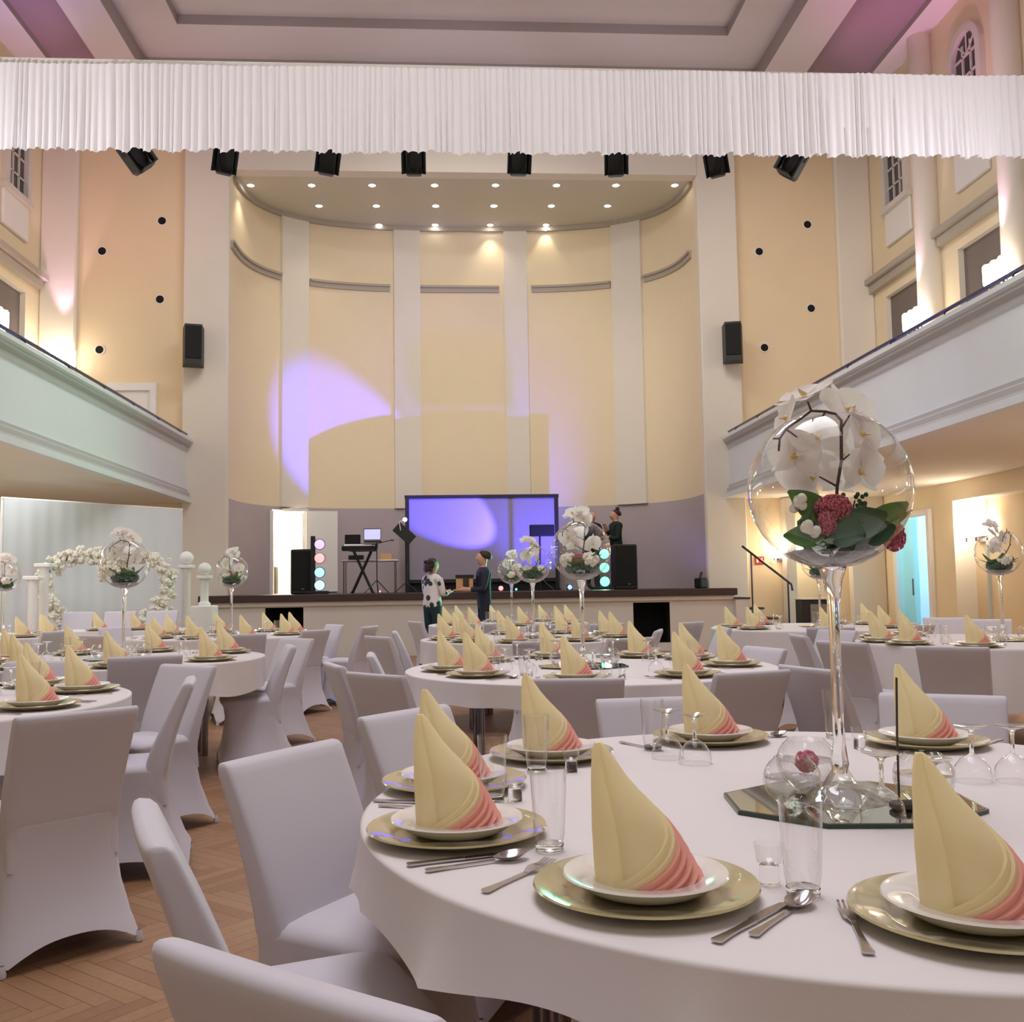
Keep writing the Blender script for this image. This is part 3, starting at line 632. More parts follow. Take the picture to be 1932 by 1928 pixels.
# lamp in the niche under the right gallery
qn = on_x(1850, 992, XR+.3); scp.put((XR+.33, qn.y, qn.z-.12), -PI/2, 'lit white glass wall lamp in the niche under the right gallery', 'wall lamp', 'wall lamps under the gallery', sc=(1.6, 1, 1))
lamp('POINT', 'niche_light', (XR+.02, qn.y, qn.z+.05), 26, (1, .88, .7), .12)
# bright side room behind the right doorway and its glass door
br = MB(); x0, x1 = XR+.3, XR+3.2
for a, b_ in (((x0, d0-1.2), (x1, d0-1.2)), ((x1, d0-1.2), (x1, d1+1.2)), ((x1, d1+1.2), (x0, d1+1.2))): br.add([(*a, 0), (*b_, 0), (*b_, 3), (*a, 3)], [(0, 1, 2, 3)])
br.add([(x0, d0-1.2, 3), (x1, d0-1.2, 3), (x1, d1+1.2, 3), (x0, d1+1.2, 3), (x0, d0-1.2, 0), (x1, d0-1.2, 0), (x1, d1+1.2, 0), (x0, d1+1.2, 0)], [(0, 1, 2, 3), (4, 5, 6, 7)])
M['blueroom'] = mat('side_room_paint', S(206, 226, 236), .8); struct(br.build('wall_side_room', 'blueroom', smooth=False))
lamp('POINT', 'side_room_lamp', (XR+1.4, (d0+d1)/2, 2.6), 150, (.7, .9, 1), .3)
r = empty('door_3', (XR, 0, 0)); r['kind'] = 'structure'; b = MB()
for y in (d0, d1): b.box((0, y, dz/2-.025), (.14, .1, dz-.051))
b.box((0, (d0+d1)/2, dz), (.14, d1-d0+.1, .1)); b.build('door_frame', 'white', r, smooth=False)
M['tealglass'] = thin_glass('teal_door_glass', (.72, .95, .95), .6, .05, .08)
b = MB(); b.box((.02, d1-.04-(d1-d0)*.27, dz/2), (.02, (d1-d0)*.54, dz-.12)); b.build('glass_leaf', 'tealglass', r, smooth=False)
b = MB(); b.tube([(-.05, d1-(d1-d0)*.5, .95), (-.05, d1-(d1-d0)*.5, 1.25)], .015, 6); b.build('handle', 'chrome', r)
b = MB(); b.bbox((XR+2.3, (d0+d1)/2-.2, .5), (.7, 1.6, 1.0), .02); tag(b.build('counter', 'navy'), 'dark counter inside the bright bluish side room at right', 'counter')
# people
def figure(name, pts, edges, roots, mats, assign, hair, label, loc, rz):
    me = bpy.data.meshes.new('skel'); names_ = list(pts); idx = {n: i for i, n in enumerate(names_)}
    me.from_pydata([pts[n][0] for n in names_], [(idx[a], idx[b_]) for a, b_ in edges], [])
    o = bpy.data.objects.new('skel', me); COL.objects.link(o)
    md = o.modifiers.new('s', 'SKIN'); sv = me.skin_vertices[0].data if me.skin_vertices else None
    if sv is None:
        bm_ = __import__('bmesh').new(); bm_.from_mesh(me); bm_.verts.layers.skin.verify(); bm_.to_mesh(me); bm_.free(); sv = me.skin_vertices[0].data
    for n in names_:
        rr = pts[n][1]; sv[idx[n]].radius = rr if isinstance(rr, tuple) else (rr, rr); sv[idx[n]].use_root = n in roots
    sd = o.modifiers.new('d', 'SUBSURF'); sd.levels = 2; sd.render_levels = 2
    bpy.context.view_layer.update()
    dg = bpy.context.evaluated_depsgraph_get(); m2 = bpy.data.meshes.new_from_object(o.evaluated_get(dg))
    bpy.data.objects.remove(o); m2.name = name
    m2.materials.clear()
    for x in mats: m2.materials.append(M[x])
    m2.polygons.foreach_set('material_index', [assign(p.center) for p in m2.polygons]); m2.polygons.foreach_set('use_smooth', [True]*len(m2.polygons))
    ob = bpy.data.objects.new('person', m2); COL.objects.link(ob); ob.location = loc; ob.rotation_euler = (0, 0, rz)
    hb = MB(); hair(hb); kk = pts['crown'][0][2]/1.735; hb.v = [tuple(c*kk for c in p) for p in hb.v]; hb.build('hair', 'hair', ob)
    fb = MB(); fb.ball((-.032, -.095, 1.645), .011, 6, 5); fb.ball((.032, -.095, 1.645), .011, 6, 5); fb.ball((0, -.09, 1.575), (.022, .012, .007), 8, 4); fb.v = [tuple(c*kk for c in p) for p in fb.v]; fb.build('facial_features', 'hair', ob)
    return tag(ob, label, 'person')
def skeleton(h, wS, wH, armL, armR, legs=((-.1, 0), (.1, 0))):
    P = {'pelvis': ((0, 0, .95), (wH*1.12, .13)), 'waist': ((0, 0, 1.1), (wH*1.0, .12)), 'chest': ((0, -.01, 1.3), (wS*.95, .135)), 'shoulders': ((0, 0, 1.42), (wS*.6, .085)), 'neck': ((0, 0, 1.5), .05), 'jaw': ((0, -.025, 1.57), (.08, .092)), 'head': ((0, -.01, 1.655), (.092, .112)), 'crown': ((0, .005, 1.735), (.07, .085)), 'nose': ((0, -.13, 1.615), (.015, .017))}
    E_ = [('pelvis', 'waist'), ('waist', 'chest'), ('chest', 'shoulders'), ('shoulders', 'neck'), ('neck', 'jaw'), ('jaw', 'head'), ('head', 'crown'), ('head', 'nose')]
    for s, arm, t in ((-1, armL, 'l'), (1, armR, 'r')):
        sh = (s*wS, 0, 1.41); el, wr_ = Vector(arm[0]), Vector(arm[1]); d = (wr_-el).normalized()
        P['sh'+t] = (sh, .07); P['el'+t] = (tuple(el), .052); P['wr'+t] = (tuple(wr_), .036); pm = wr_+d*.07; P['pm'+t] = (tuple(pm), (.036, .02))
        E_ += [('shoulders', 'sh'+t), ('sh'+t, 'el'+t), ('el'+t, 'wr'+t), ('wr'+t, 'pm'+t)]
        side = d.cross(Vector((0, 0, 1))); side = side.normalized() if side.length > .1 else Vector((1, 0, 0))
        for f in range(4):
            a = pm+d*.02+side*(.027*(f-1.5)*.8); e = a+d*(.055-.008*abs(f-1.3))+Vector((0, 0, -.015)); P['f%d%s' % (f, t)] = (tuple(a), .010); P['g%d%s' % (f, t)] = (tuple(e), .008); E_ += [('pm'+t, 'f%d%s' % (f, t)), ('f%d%s' % (f, t), 'g%d%s' % (f, t))]
        th = wr_+d*.05+Vector((0, 0, .045)); P['th'+t] = (tuple(th), .010); E_ += [('wr'+t, 'th'+t)]
        lx, ly = legs[0 if s < 0 else 1]
        P['hp'+t] = ((s*.095, 0, .88), .095); P['kn'+t] = ((lx, ly*.5-.02, .5), .065); P['an'+t] = ((lx, ly, .1), .045); P['to'+t] = ((lx*1.1, ly-.15, .045), (.045, .035)); E_ += [('pelvis', 'hp'+t), ('hp'+t, 'kn'+t), ('kn'+t, 'an'+t), ('an'+t, 'to'+t)]
    k_ = h/1.78
    return {n: (tuple(c*k_ for c in p), r) for n, (p, r) in P.items()}, E_
def dressed(P, bare=.10):
    hands = [Vector(P[n][0]) for n in ('pml', 'pmr', 'wrl', 'wrr', 'g1l', 'g1r')]; nk = P['neck'][0][2]-.005; hip = P['pelvis'][0][2]+.0
    def f(c):
        if c.z > nk: return 0
        if any((c-h_).length < (bare if i > 1 else bare) for i, h_ in enumerate(hands)): return 0
        if c.z < .075: return 3
        return 2 if c.z < hip else 1
    return f
def short_hair(mb, big=1.0, low=0.0):
    rows = []
    for j in range(9):
        ph_ = PI*.62*j/8; rows.append([(.092*big*math.sin(ph_)*math.cos(2*PI*i/16), .012+.108*big*math.sin(ph_)*math.sin(2*PI*i/16)+(.02 if math.sin(2*PI*i/16) > 0 else .03*j/8), 1.655+.098*big*math.cos(ph_)-(low*max(0, math.sin(2*PI*i/16))*j/8)+(.05*max(0, -math.sin(2*PI*i/16))*j/8)) for i in range(16)])
    mb.loft(rows, True, False)
P, E_ = skeleton(1.72, .175, .165, ((-.22, -.05, 1.14), (-.12, -.28, 1.18)), ((.22, -.05, 1.14), (.12, -.3, 1.2)))
def hair_bob(mb):
    short_hair(mb, 1.12, .1)
    for i in range(26): a = random.uniform(0, 2*PI); mb.ball((.085*math.cos(a), .04+.08*abs(math.sin(a)), random.uniform(1.56, 1.72)), .035, 6, 5)
qw = on_y(815, 1055, 16.2); figure('person', P, E_, ('pelvis',), ['skin', 'blouse', 'teal', 'black'], dressed(P), hair_bob, 'person with dark red bob and spotted white blouse, seen from behind before the stage', (qw.x, 16.2, 0), R_(135))
P, E_ = skeleton(1.84, .2, .155, ((-.24, -.06, 1.14), (-.16, -.34, 1.14)), ((.24, -.06, 1.14), (.16, -.34, 1.14)))
qm = on_y(912, 1037, 16.2); figure('person', P, E_, ('pelvis',), ['skin', 'navy', 'navy', 'black'], dressed(P), lambda mb: short_hair(mb, 1.02), 'person in dark navy clothes in profile, carrying a small wooden box', (qm.x, 16.2, 0), R_(-80))
bx = on_y(880, 1093, 16.2); r = empty('wooden_box', (bx.x-.03, 16.2, 1.16)); b = MB(); b.bbox((0, 0, .1), (.28, .3, .22), .01); b.build('box_body', 'wood', r); b = MB(); b.box((0, 0, .235), (.3, .32, .05)); b.build('dark_rim', 'black', r, smooth=False); b = MB(); b.box((.02, -.152, .1), (.1, .006, .2)); b.build('panel', 'darkwood', r, smooth=False)
tag(r, 'small light wooden box with a dark rim carried by the person in navy', 'box')
P, E_ = skeleton(1.66, .2, .165, ((-.25, 0, 1.13), (-.2, -.2, 1.0)), ((.25, 0, 1.13), (.2, -.2, 1.0)))
qb = on_y(1115, 965, 20.2); figure('person', P, E_, ('pelvis',), ['skin', 'navy', 'black', 'black'], dressed(P), lambda mb: mb.loft([[(.088*math.cos(a), .012+.1*math.sin(a), z) for a in [PI*i/12 for i in range(13)]] for z in (1.48, 1.56)], closed=False), 'balding person standing on the stage, mostly hidden behind a tall flower goblet', (qb.x, 20.2, SZ), R_(20))
P, E_ = skeleton(1.66, .17, .15, ((-.22, -.05, 1.12), (-.02, -.24, 1.36)), ((.22, -.06, 1.1), (-.04, -.22, 1.14)))
def hair_bun(mb): short_hair(mb, .97); mb.ball((0, .05, 1.77), .05, 10, 8)
qb = on_y(1161, 962, 20.0); figure('person', P, E_, ('pelvis',), ['skin', 'green_c', 'green_c', 'black'], dressed(P), hair_bun, 'person with dark hair bun and dark green jacket, hand at chin, on the stage', (qb.x, 20.0, SZ), R_(-75))

# ------------------------------------------------------------------ chairs, tables and settings
def rrect(hx, y0, y1, n=10, p=5.0):
    hy, cy = (y1-y0)/2, (y0+y1)/2; N_ = 4*n; out_ = []
    for i in range(N_):
        a = 2*PI*(i+.5)/N_; c, s = math.cos(a), math.sin(a); r = (abs(c)**p+abs(s)**p)**(-1/p)
        out_.append((hx*c*r, cy+hy*s*r, a))
    return out_
def lerp_tab(T, z):
    if z <= T[0][0]: return T[0][1]
    for (z0, v0), (z1, v1) in zip(T, T[1:]):
        if z <= z1: f = (z-z0)/(z1-z0); f = f*f*(3-2*f)*.5+f*.5; return v0+(v1-v0)*f
    return T[-1][1]
YREAR = [(0, -.285), (.1, -.245), (.2, -.213), (.3, -.195), (.4, -.19), (.46, -.194), (.54, -.21), (.64, -.24), (.82, -.302)]
HALFW = [(0, .242), (.1, .222), (.22, .203), (.36, .19), (.46, .192), (.6, .199), (.82, .207)]
YFRONT = [(0, .232), (.12, .2), (.3, .178), (.4, .19), (.45, .222)]
def mk_chair():
    r = empty('banquet_chair'); n = 14
    sk = MB(); rows = []
    for t in [0, .012, .05, .12, .2, .3, .42, .55, .7, .84, .94, 1]:         # seat down to hem
        zc = .446*(1-t); hx, yb, yf = lerp_tab(HALFW, zc), lerp_tab(YREAR, zc), lerp_tab(YFRONT, zc); row = []
        for x, y, a in rrect(hx, yb, yf, n, 9):
            fx, fy = x/hx, (y-(yb+yf)/2)/((yf-yb)/2); u = fx if abs(fx) < abs(fy) else fy
            row.append((x*(1-.05*(1-abs(u)**2)*math.sin(PI*t)), y, zc+.085*(1-abs(u)**2.4)*t**1.5))
        rows.append(row)
    base = rows[0]
    caps = [[(x*q, y*q, .446+dz) for x, y, z in base] for q, dz in ((.02, .032), (.6, .031), (.86, .027), (.965, .014))]
    sk.loft(caps+rows, True, False)
    for sx in (-1, 1):
        for y in (-.268, .216): sk.lathe([(.013, .002), (.015, .012), (.008, .04)], 12, (sx*.226, y, 0), cap0=True)
    sk.build('seat_cover', 'cover', r, auto=75)
    bk = MB(); rows = []
    for z, th, k_ in ((.30, .03, .96), (.40, .05, .985), (.44, .05, .995), (.452, .05, 1), (.49, .048, 1), (.55, .043, 1), (.65, .036, 1), (.74, .031, 1), (.79, .028, 1), (.808, .026, .998), (.817, .021, .985), (.82, .010, .965)):
        hx, yr = lerp_tab(HALFW, z)*k_, lerp_tab(YREAR, z)+(.0 if z > .445 else .004)
        rows.append([(x, y+.012*(x/hx)**2*(z-.4), z) for x, y, a in rrect(hx, yr+(.028-th if z > .8 else 0)-.001, yr+2*th+(.028-th if z > .8 else 0)*0, n, 7)])
    bk.loft(rows, True, True); bk.build('back_cover', 'cover', r, auto=75)
    return r
chairP = Proto(mk_chair())
TB = {'T1': ((.82, 2.1), 1.0, 'the foreground table'), 'T2': ((.8, 5.65), 1.05, 'the second centre table'), 'T5': ((.74, 8.95), 1.0, 'the third centre table'), 'T8': ((.74, 12.4), 1.0, 'the centre table nearest the stage'),
      'L1': ((-2.45, 4.45), 1.0, 'the table cut by the left edge'), 'L2': ((-2.33, 7.1), 1.0, 'the left table before the flower heart'), 'L3': ((-2.38, 10.6), 1.0, 'the left table nearest the stage'), 'L4': ((-5.25, 11.3), 1.0, 'the far left table by the backdrop'),
      'R1': ((4.15, 7.3), 1.0, 'the right table by the lit niche'), 'R2': ((3.75, 10.1), 1.0, 'the right table near the stage stairs')}
HR = ['twelve', 'one', 'two', 'three', 'four', 'five', 'six', 'seven', 'eight', 'nine', 'ten', 'eleven']
def clock(dx, dy): return HR[round((90-math.degrees(math.atan2(dy, dx)))/30) % 12]+" o'clock"
USED = {}
def uniq(lab):                                     # second thing at the same clock place
    n_ = USED.get(lab, 0); USED[lab] = n_+1
    if n_ == 0: return lab
    return lab.replace(' at ', (' beside another at ' if n_ == 1 else ' by a pair at '), 1) if n_ < 3 else lab.replace(' at ', ' in a row at ', 1)
TZ = .752
def cloth(key, over, corner, th0, seed, folds=None):
    (cx, cy), R0, nm = TB[key]; rnd = random.Random(seed); mb = MB(); n = 360
    rows = [[(R0*q*math.cos(2*PI*i/n), R0*q*math.sin(2*PI*i/n), TZ) for i in range(n)] for q in (.02, .5, .9, .985, .998)]
    if folds is None:
        folds = []; a = rnd.uniform(0, 20)
        while a < 360: folds.append((a, rnd.uniform(.3, 1.0), rnd.uniform(3, 6))); a += rnd.uniform(14, 34)
    long_ = over > .25
    for t in (0, .04, .12, .35, .6, .85, 1):
        row = []
        for i in range(n):
            a = 360*i/n; f = 0; g = 0
            for c, amp, w in folds:
                d = abs((a-c+180) % 360-180); f += amp*math.exp(-d/w); g += amp*math.exp(-(d/(w*2.2))**2)
            ar = R_(a); drop = over+corner*abs(math.cos(2*(ar-th0)))**3+(.022*g if not long_ else .01*g)
            rr = R0+.006+t*(.004+(.03 if not long_ else .055)*f*(.4+.6*t)+.004*math.sin(7*ar+seed))
            z = TZ-.003-(drop-.003)*t
            row.append((rr*math.cos(ar), rr*math.sin(ar), z))
        rows.append(row)
    mb.loft(rows, True, False); o = mb.build('tablecloth', 'cloth', loc=(cx, cy, 0), auto=75)
    tag(o, 'white linen tablecloth draped over '+nm, 'tablecloth', 'white tablecloths')
    r = empty('round_table', (cx, cy, 0)); b = MB(); b.lathe([(.01, .715), (R0-.01, .715), (R0-.004, .72), (R0-.004, .742), (.01, .745)], 64); b.build('table_top', 'wood', r)
    for q in range(4):
        a = th0+PI/4+q*PI/2+.35
        l = MB()
        for da in (-.045, .045): l.lathe([(.026, 0), (.026, .715)], 10, (.66*math.cos(a+da), .66*math.sin(a+da), 0), cap0=True)
        l.lathe([(.034, 0), (.034, .02)], 10, (.66*math.cos(a), .66*math.sin(a), 0), cap0=True, cap1=True); l.build('leg', 'chrome', r)
    tag(r, 'round table with paired metal legs, '+nm, 'table', 'round banquet tables')
for cl_ in (('T1', .095, .0, 3.85, 1, [(214, 1.3, 4), (239, 1.5, 3.5), (196, .5, 5), (186, .7, 3), (262, .7, 5), (285, 1, 4), (310, .8, 4), (340, 1, 4), (10, .8, 5), (40, 1, 4), (75, .8, 4), (100, 1, 5), (135, .9, 4), (160, .8, 4)]), ('T2', .11, .05, 3.3, 2), ('L1', .14, .06, 5.7, 3), ('L2', .14, .08, 5.9, 4), ('T5', .2, .1, 4.2, 5), ('T8', .2, .1, 4.2, 6), ('L3', .33, .06, .6, 7), ('L4', .3, .08, .6, 8), ('R1', .38, .05, 4.1, 9), ('R2', .36, .05, 4.4, 10)):
    cloth(*cl_)
def mk_charger():
    b = MB(); b.lathe([(.002, .0), (.11, .0), (.118, .003), (.16, .016), (.168, .019), (.17, .0195), (.168, .0225), (.16, .021), (.12, .009), (.112, .006), (.002, .006)], 56); return b.build('charger_plate', 'gold')
def mk_soup():
    b = MB(); b.lathe([(.002, .0), (.066, .0), (.08, .003), (.094, .009), (.108, .0175), (.121, .0262), (.125, .028), (.123, .0305), (.085, .025), (.071, .013), (.06, .01), (.002, .01)], 48); return b.build('soup_plate', 'porcelain')
NZ = [0, .03, .06, .08, .10, .13, .16, .19, .205, .21]; NXR = [.068, .060, .053, .047, .036, .013, -.013, -.034, -.045, -.05]; NXL = [-.058, -.06, -.061, -.062, -.062, -.062, -.062, -.06, -.0575, -.056]
def ninterp(T, z):
    for i in range(len(NZ)-1):
        if z <= NZ[i+1]: f = (z-NZ[i])/(NZ[i+1]-NZ[i]); return T[i]+(T[i+1]-T[i])*f
    return T[-1]
def nsurf(ph_, z, off=0.0):
    xl, xr = ninterp(NXL, z), ninterp(NXR, z); c, hw_ = (xl+xr)/2, (xr-xl)/2; hd = min(.05, hw_*.95+.004)*(1-.25*z/.21)
    return (c+(hw_+off)*math.cos(ph_), (hd+off)*math.sin(ph_), z)
def mk_napkin():
    b = MB(); zz = [0, .02, .04, .06, .08, .1, .115, .13, .145, .16, .175, .19, .2, .207, .21]; n = 40
    def body(i, z):
        ph_ = 2*PI*i/n; off = 0
        g = math.exp(-((ph_-4.25)/.22)**2); off += -.011*g*(1-z/.26)                         # soft vertical groove
        off += .006*(1 if 2.6 < ph_ < 4.1 else 0)
        return nsurf(ph_, z, off)
    b.loft([[body(i, z) for i in range(n)] for z in zz], False, True)
    def pleat(mb, p0, p1, Z, off, ex=1.5):
        rows = []; m = 18
        for lev in (0, .3, .6, .85, .97, 1.0, 1.0):
            row = []
            for i in range(m+1):
                f = i/m; ph_ = p0+(p1-p0)*f; zt = max(.0015, Z*f**ex); z = zt*lev
                o = off*(.5+.5*lev**1.5)*(1 if len(rows) < 6 else 0)
                row.append(nsurf(ph_, z, o*min(1, f*4+.15)))
            rows.append(row)
        mb.loft(rows, closed=False)
    D = math.radians
    pleat(b, D(206), D(415), .152, .0045, 1.35); pleat(b, D(225), D(420), .139, .0085, 1.35)
    o = b.build('folded_napkin', 'napkin', auto=50)
    for (p0, p1, Z, off) in ((244, 425, .125, .0135), (261, 430, .112, .0185), (278, 432, .096, .0235), (296, 434, .077, .0285), (314, 436, .055, .0335)):
        p = MB(); pleat(p, D(p0), D(p1), Z, off, 1.25); p.build('pink_pleat', 'pink', o, auto=50)
    return o
def mk_tumbler():
    r = empty('tumbler'); b = MB(); b.lathe([(.024, .012), (.0275, .03), (.033, .142), (.0325, .1425)], 32); b.build('wall', 'glass', r)
    s = MB(); s.lathe([(.022, 0), (.0245, .002), (.0255, .012), (.022, .0135)], 28, cap0=True, cap1=True); s.build('base', 'solidglass', r); return r
def mk_shot():
    r = empty('shot_glass'); b = MB(); b.lathe([(.014, .03), (.019, .034), (.0225, .062), (.0222, .0623)], 24); b.build('cup', 'glass', r)
    s = MB(); s.lathe([(.015, 0), (.016, .003), (.015, .028), (.013, .03)], 20, cap0=True, cap1=True); s.build('base', 'solidglass', r); return r
def mk_wine():
    r = empty('upturned_wine_glass'); b = MB(); b.lathe([(.041, 0), (.043, .012), (.039, .032), (.026, .05), (.01, .06), (.005, .064)], 32); b.build('bowl', 'bowlglass', r)
    s = MB(); s.lathe([(.006, .06), (.0045, .075), (.0045, .105), (.007, .115), (.012, .119), (.006, .119)], 16, cap0=True, cap1=True); s.build('stem', 'solidglass', r)
    f = MB(); f.lathe([(.004, .116), (.02, .121), (.036, .1265), (.036, .128), (.004, .124)], 32, cap1=True); f.build('foot', 'glass', r); return r
def handle(b, L, w0, w1):
    rows = []
    for t in (0, .03, .1, .35, .6, .85, 1): w = (w0+(w1-w0)*t)*(.55 if t == 0 else 1)*(1-.35*math.sin(PI*t)); rows.append([(-w/2, L*t, .0015), (w/2, L*t, .0015), (w/2, L*t, .0045), (-w/2, L*t, .0045)])
    b.loft(rows, True, True)
def mk_fork():
    b = MB(); handle(b, .115, .017, .007); b.loft([[(-w, y, z), (w, y, z), (w, y, z+.002), (-w, y, z+.002)] for w, y, z in ((.0035, .113, .003), (.008, .125, .005), (.012, .137, .006), (.012, .145, .006))], True, True)
    for i in range(4): x = -.0102+i*.0068; b.loft([[(x-.0018, y, z), (x+.0018, y, z), (x+.0018, y, z+.002), (x-.0018, y, z+.002)] for y, z in ((.144, .006), (.165, .004), (.188, .008))], True, True)
    return b.build('fork', 'steel')
def mk_knife():
    b = MB(); handle(b, .1, .018, .013); b.loft([[(-w, y, .001), (.006, y, .002), (.006, y, .0035), (-w, y, .003)] for w, y in ((.005, .098), (.011, .108), (.012, .16), (.008, .195), (-.003, .21))], True, True); return b.build('knife', 'steel')
def mk_spoon():
    b = MB(); handle(b, .125, .016, .006)
    b.grid(lambda u, v: (.021*math.sin(PI*min(.999, max(.02, v*.96+.02)))**.65*(2*u-1), .123+.066*v, .004+.006*v-.011*math.sin(PI*v)*(1-(2*u-1)**2)+.004), 8, 10); return b.build('spoon', 'steel')
chg, sou, nap, tum, sht, win, frk, knf, spn = [Proto(f()) for f in (mk_charger, mk_soup, mk_napkin, mk_tumbler, mk_shot, mk_wine, mk_fork, mk_knife, mk_spoon)]
rj = random.Random(3)
def setting(key, x, y, lvl=2, wine=True):
    (cx, cy), R0, nm = TB[key]; dx, dy = x-cx, y-cy; ck = clock(dx, dy)
    chg.put((x, y, TZ+.001), rj.uniform(0, 6), uniq('gold glass charger plate at %s of %s' % (ck, nm)), 'plate', 'gold charger plates on '+nm)
    sou.put((x, y, TZ+.008), rj.uniform(0, 6), uniq('white soup plate at %s of %s' % (ck, nm)), 'plate', 'white soup plates on '+nm)
    nap.put((x-.01, y-.01, TZ+.0185), math.atan2(-x, y)+rj.uniform(-.12, .18), uniq('standing cream and pink napkin at %s of %s' % (ck, nm)), 'napkin', 'folded napkins on '+nm, sc=rj.uniform(.96, 1.03))
    if lvl < 1: return
    d = math.hypot(dx, dy); ix, iy = -dx/d, -dy/d; lx, ly = iy, -ix     # inward, and the diner's right hand
    def at(i, l): return (x+ix*i+lx*l, y+iy*i+ly*l, TZ+.001)
    if lvl >= 1: tum.put(at(.2, .14), 0, uniq('tall clear tumbler at %s of %s' % (ck, nm)), 'glass', 'tumblers on '+nm)
    if lvl >= 1 and wine: win.put(at(.3, .06), 0, uniq('upturned wine glass at %s of %s' % (ck, nm)), 'glass', 'upturned wine glasses on '+nm)
    if lvl >= 2:
        sht.put(at(.17, .22), 0, uniq('small shot glass at %s of %s' % (ck, nm)), 'glass', 'shot glasses on '+nm)
        rz = math.atan2(-ix, iy)
        for P_, off, n2 in ((knf, .2, 'knife'), (spn, .235, 'spoon'), (frk, -.2, 'fork')): P_.put(at(-.1, off), rz+rj.uniform(-.08, .08), uniq('steel %s at %s of %s' % (n2, ck, nm)), n2, n2+'s on '+nm)
# tall flower goblets
def mk_goblet():
    r = empty('glass_goblet'); c = .66; R0 = .1745
    f = MB(); f.lathe([(.1, 0), (.102, .003), (.07, .012), (.035, .03), (.018, .055), (.013, .075)], 40, cap0=True); f.build('foot', 'glass', r)
    s = MB(); s.lathe([(.014, .05), (.019, .07), (.016, .09), (.0125, .12), (.0115, .3), (.013, .41), (.02, .46), (.03, .488), (.03, .494), (.014, .49), (.003, .485)], 24, cap0=True); s.build('stem', 'solidglass', r)
    b = MB(); p = [(.03, .49)]+[(R0*math.sin(a), c-R0*math.cos(a)) for a in [R_(v) for v in (14, 22, 32, 44, 56, 70, 84, 98, 112, 126, 138, 148, 154)]]; b.lathe(p+[(p[-1][0]-.002, p[-1][1]+.001)], 56); b.build('bowl', 'bowlglass', r); return r
gob = Proto(mk_goblet())
def petal(mb, L, W, X, curl=.25, tip=.5, n=9, ex=.75):
    mb.grid(lambda u, v: (W*(2*u-1)*math.sin(PI*min(.985, max(.03, v**tip)))**ex, L*v, curl*L*(v*v*.5-.55*(1-(2*u-1)**2)*v*(1-v))+.12*W*(2*u-1)**2), n, n, X=X)
def blossom(name, c, face, s, parent, up=(0, 0, 1)):
    z = Vector(face).normalized(); y = Vector(up)-z*Vector(up).dot(z); y = y.normalized() if y.length > .05 else z.orthogonal().normalized(); x = y.cross(z)
    X = Matrix.Translation(c) @ Matrix((x, y, z)).transposed().to_4x4()
    b = MB()
    for a, L, W in ((0, .046, .0145), (128, .045, .0135), (-128, .045, .0135)): petal(b, L*s, W*s, X @ Matrix.Rotation(R_(a), 4, 'Z'), .2)
    for a in (68, -68): petal(b, .047*s, .03*s, X @ Matrix.Translation((0, 0, .004)) @ Matrix.Rotation(R_(a), 4, 'Z'), .2, .8, 11, .5)
    o = b.build(name, 'petal', parent); l = MB(); petal(l, .013*s, .006*s, X @ Matrix.Translation((0, 0, .006)) @ Matrix.Rotation(R_(180), 4, 'Z') @ Matrix.Rotation(R_(50), 4, 'X'), .5); l.ball(tuple(X @ Vector((0, 0, .006))), .005*s, 6, 5); l.build('lip', 'lip', o); return o
def mk_orchid(seed, detailed):
    rnd = random.Random(seed); r = empty('orchid_spray'); C = .66; k_ = .00113
    def P_(px, py, y): return ((px-1573)*k_, y, C+(905-py)*k_)
    main = [P_(1586, 930, -.02), P_(1588, 905, -.05), P_(1597, 860, -.075), P_(1599, 800, -.085), P_(1600, 785, -.085), P_(1590, 772, -.085), P_(1572, 766, -.085), P_(1547, 763, -.085), P_(1527, 777, -.085), P_(1500, 795, -.085), P_(1488, 812, -.085), P_(1485, 835, -.08)]
    b = MB(); b.tube(main, [.0035]*4+[.003]*4+[.0025]*4, 6)
    for a, c in ((3, (1615, 776)), (7, (1541, 745)), (6, (1562, 785)), (9, (1520, 812)), (2, (1612, 848)), (1, (1556, 885)), (10, (1476, 812))): b.tube([main[a], P_(*c, main[a][1]-.005)], [.0028, .0016], 5)
    b.build('stem', 'stemdark', r)
    L = [((1535, 718), (-.3, -.3, .8), 1.15, -.0), ((1502, 762), (-.8, -.3, .3), 1.0, -.02), ((1612, 752), (.5, -.55, .5), 1.25, -.01), ((1634, 800), (.75, -.4, .2), 1.15, .0), ((1558, 806), (0, -1, .05), 1.15, -.062), ((1514, 838), (-.35, -.8, -.2), 1.15, -.04), ((1600, 838), (.3, -.7, .1), 1.1, .02), ((1630, 872), (.6, -.6, -.1), 1.05, .0), ((1545, 872), (-.1, -.7, -.4), 1.1, .0), ((1582, 885), (.2, -.3, .2), .9, .05), ((1500, 815), (-.6, -.6, .1), 1.0, .02), ((1575, 770), (.1, -.6, .6), 1.0, .02), ((1640, 840), (.9, -.3, 0), 1.0, .03), ((1520, 875), (-.5, -.5, -.3), 1.0, .03)]
    if not detailed: L = [L[i] for i in sorted(rnd.sample(range(len(L)), 7))]+[((1560, 715), (0, -.6, .7), 1.2, 0), ((1585, 745), (.4, -.6, .3), 1.1, 0)]
    for c, fdir, s, y in L:
        blossom('blossom', P_(c[0], c[1], y+.03+rnd.uniform(-.006, .006)), fdir, s*rnd.uniform(1.2, 1.35), r, up=(rnd.uniform(-.3, .3), .1, 1))
    return r
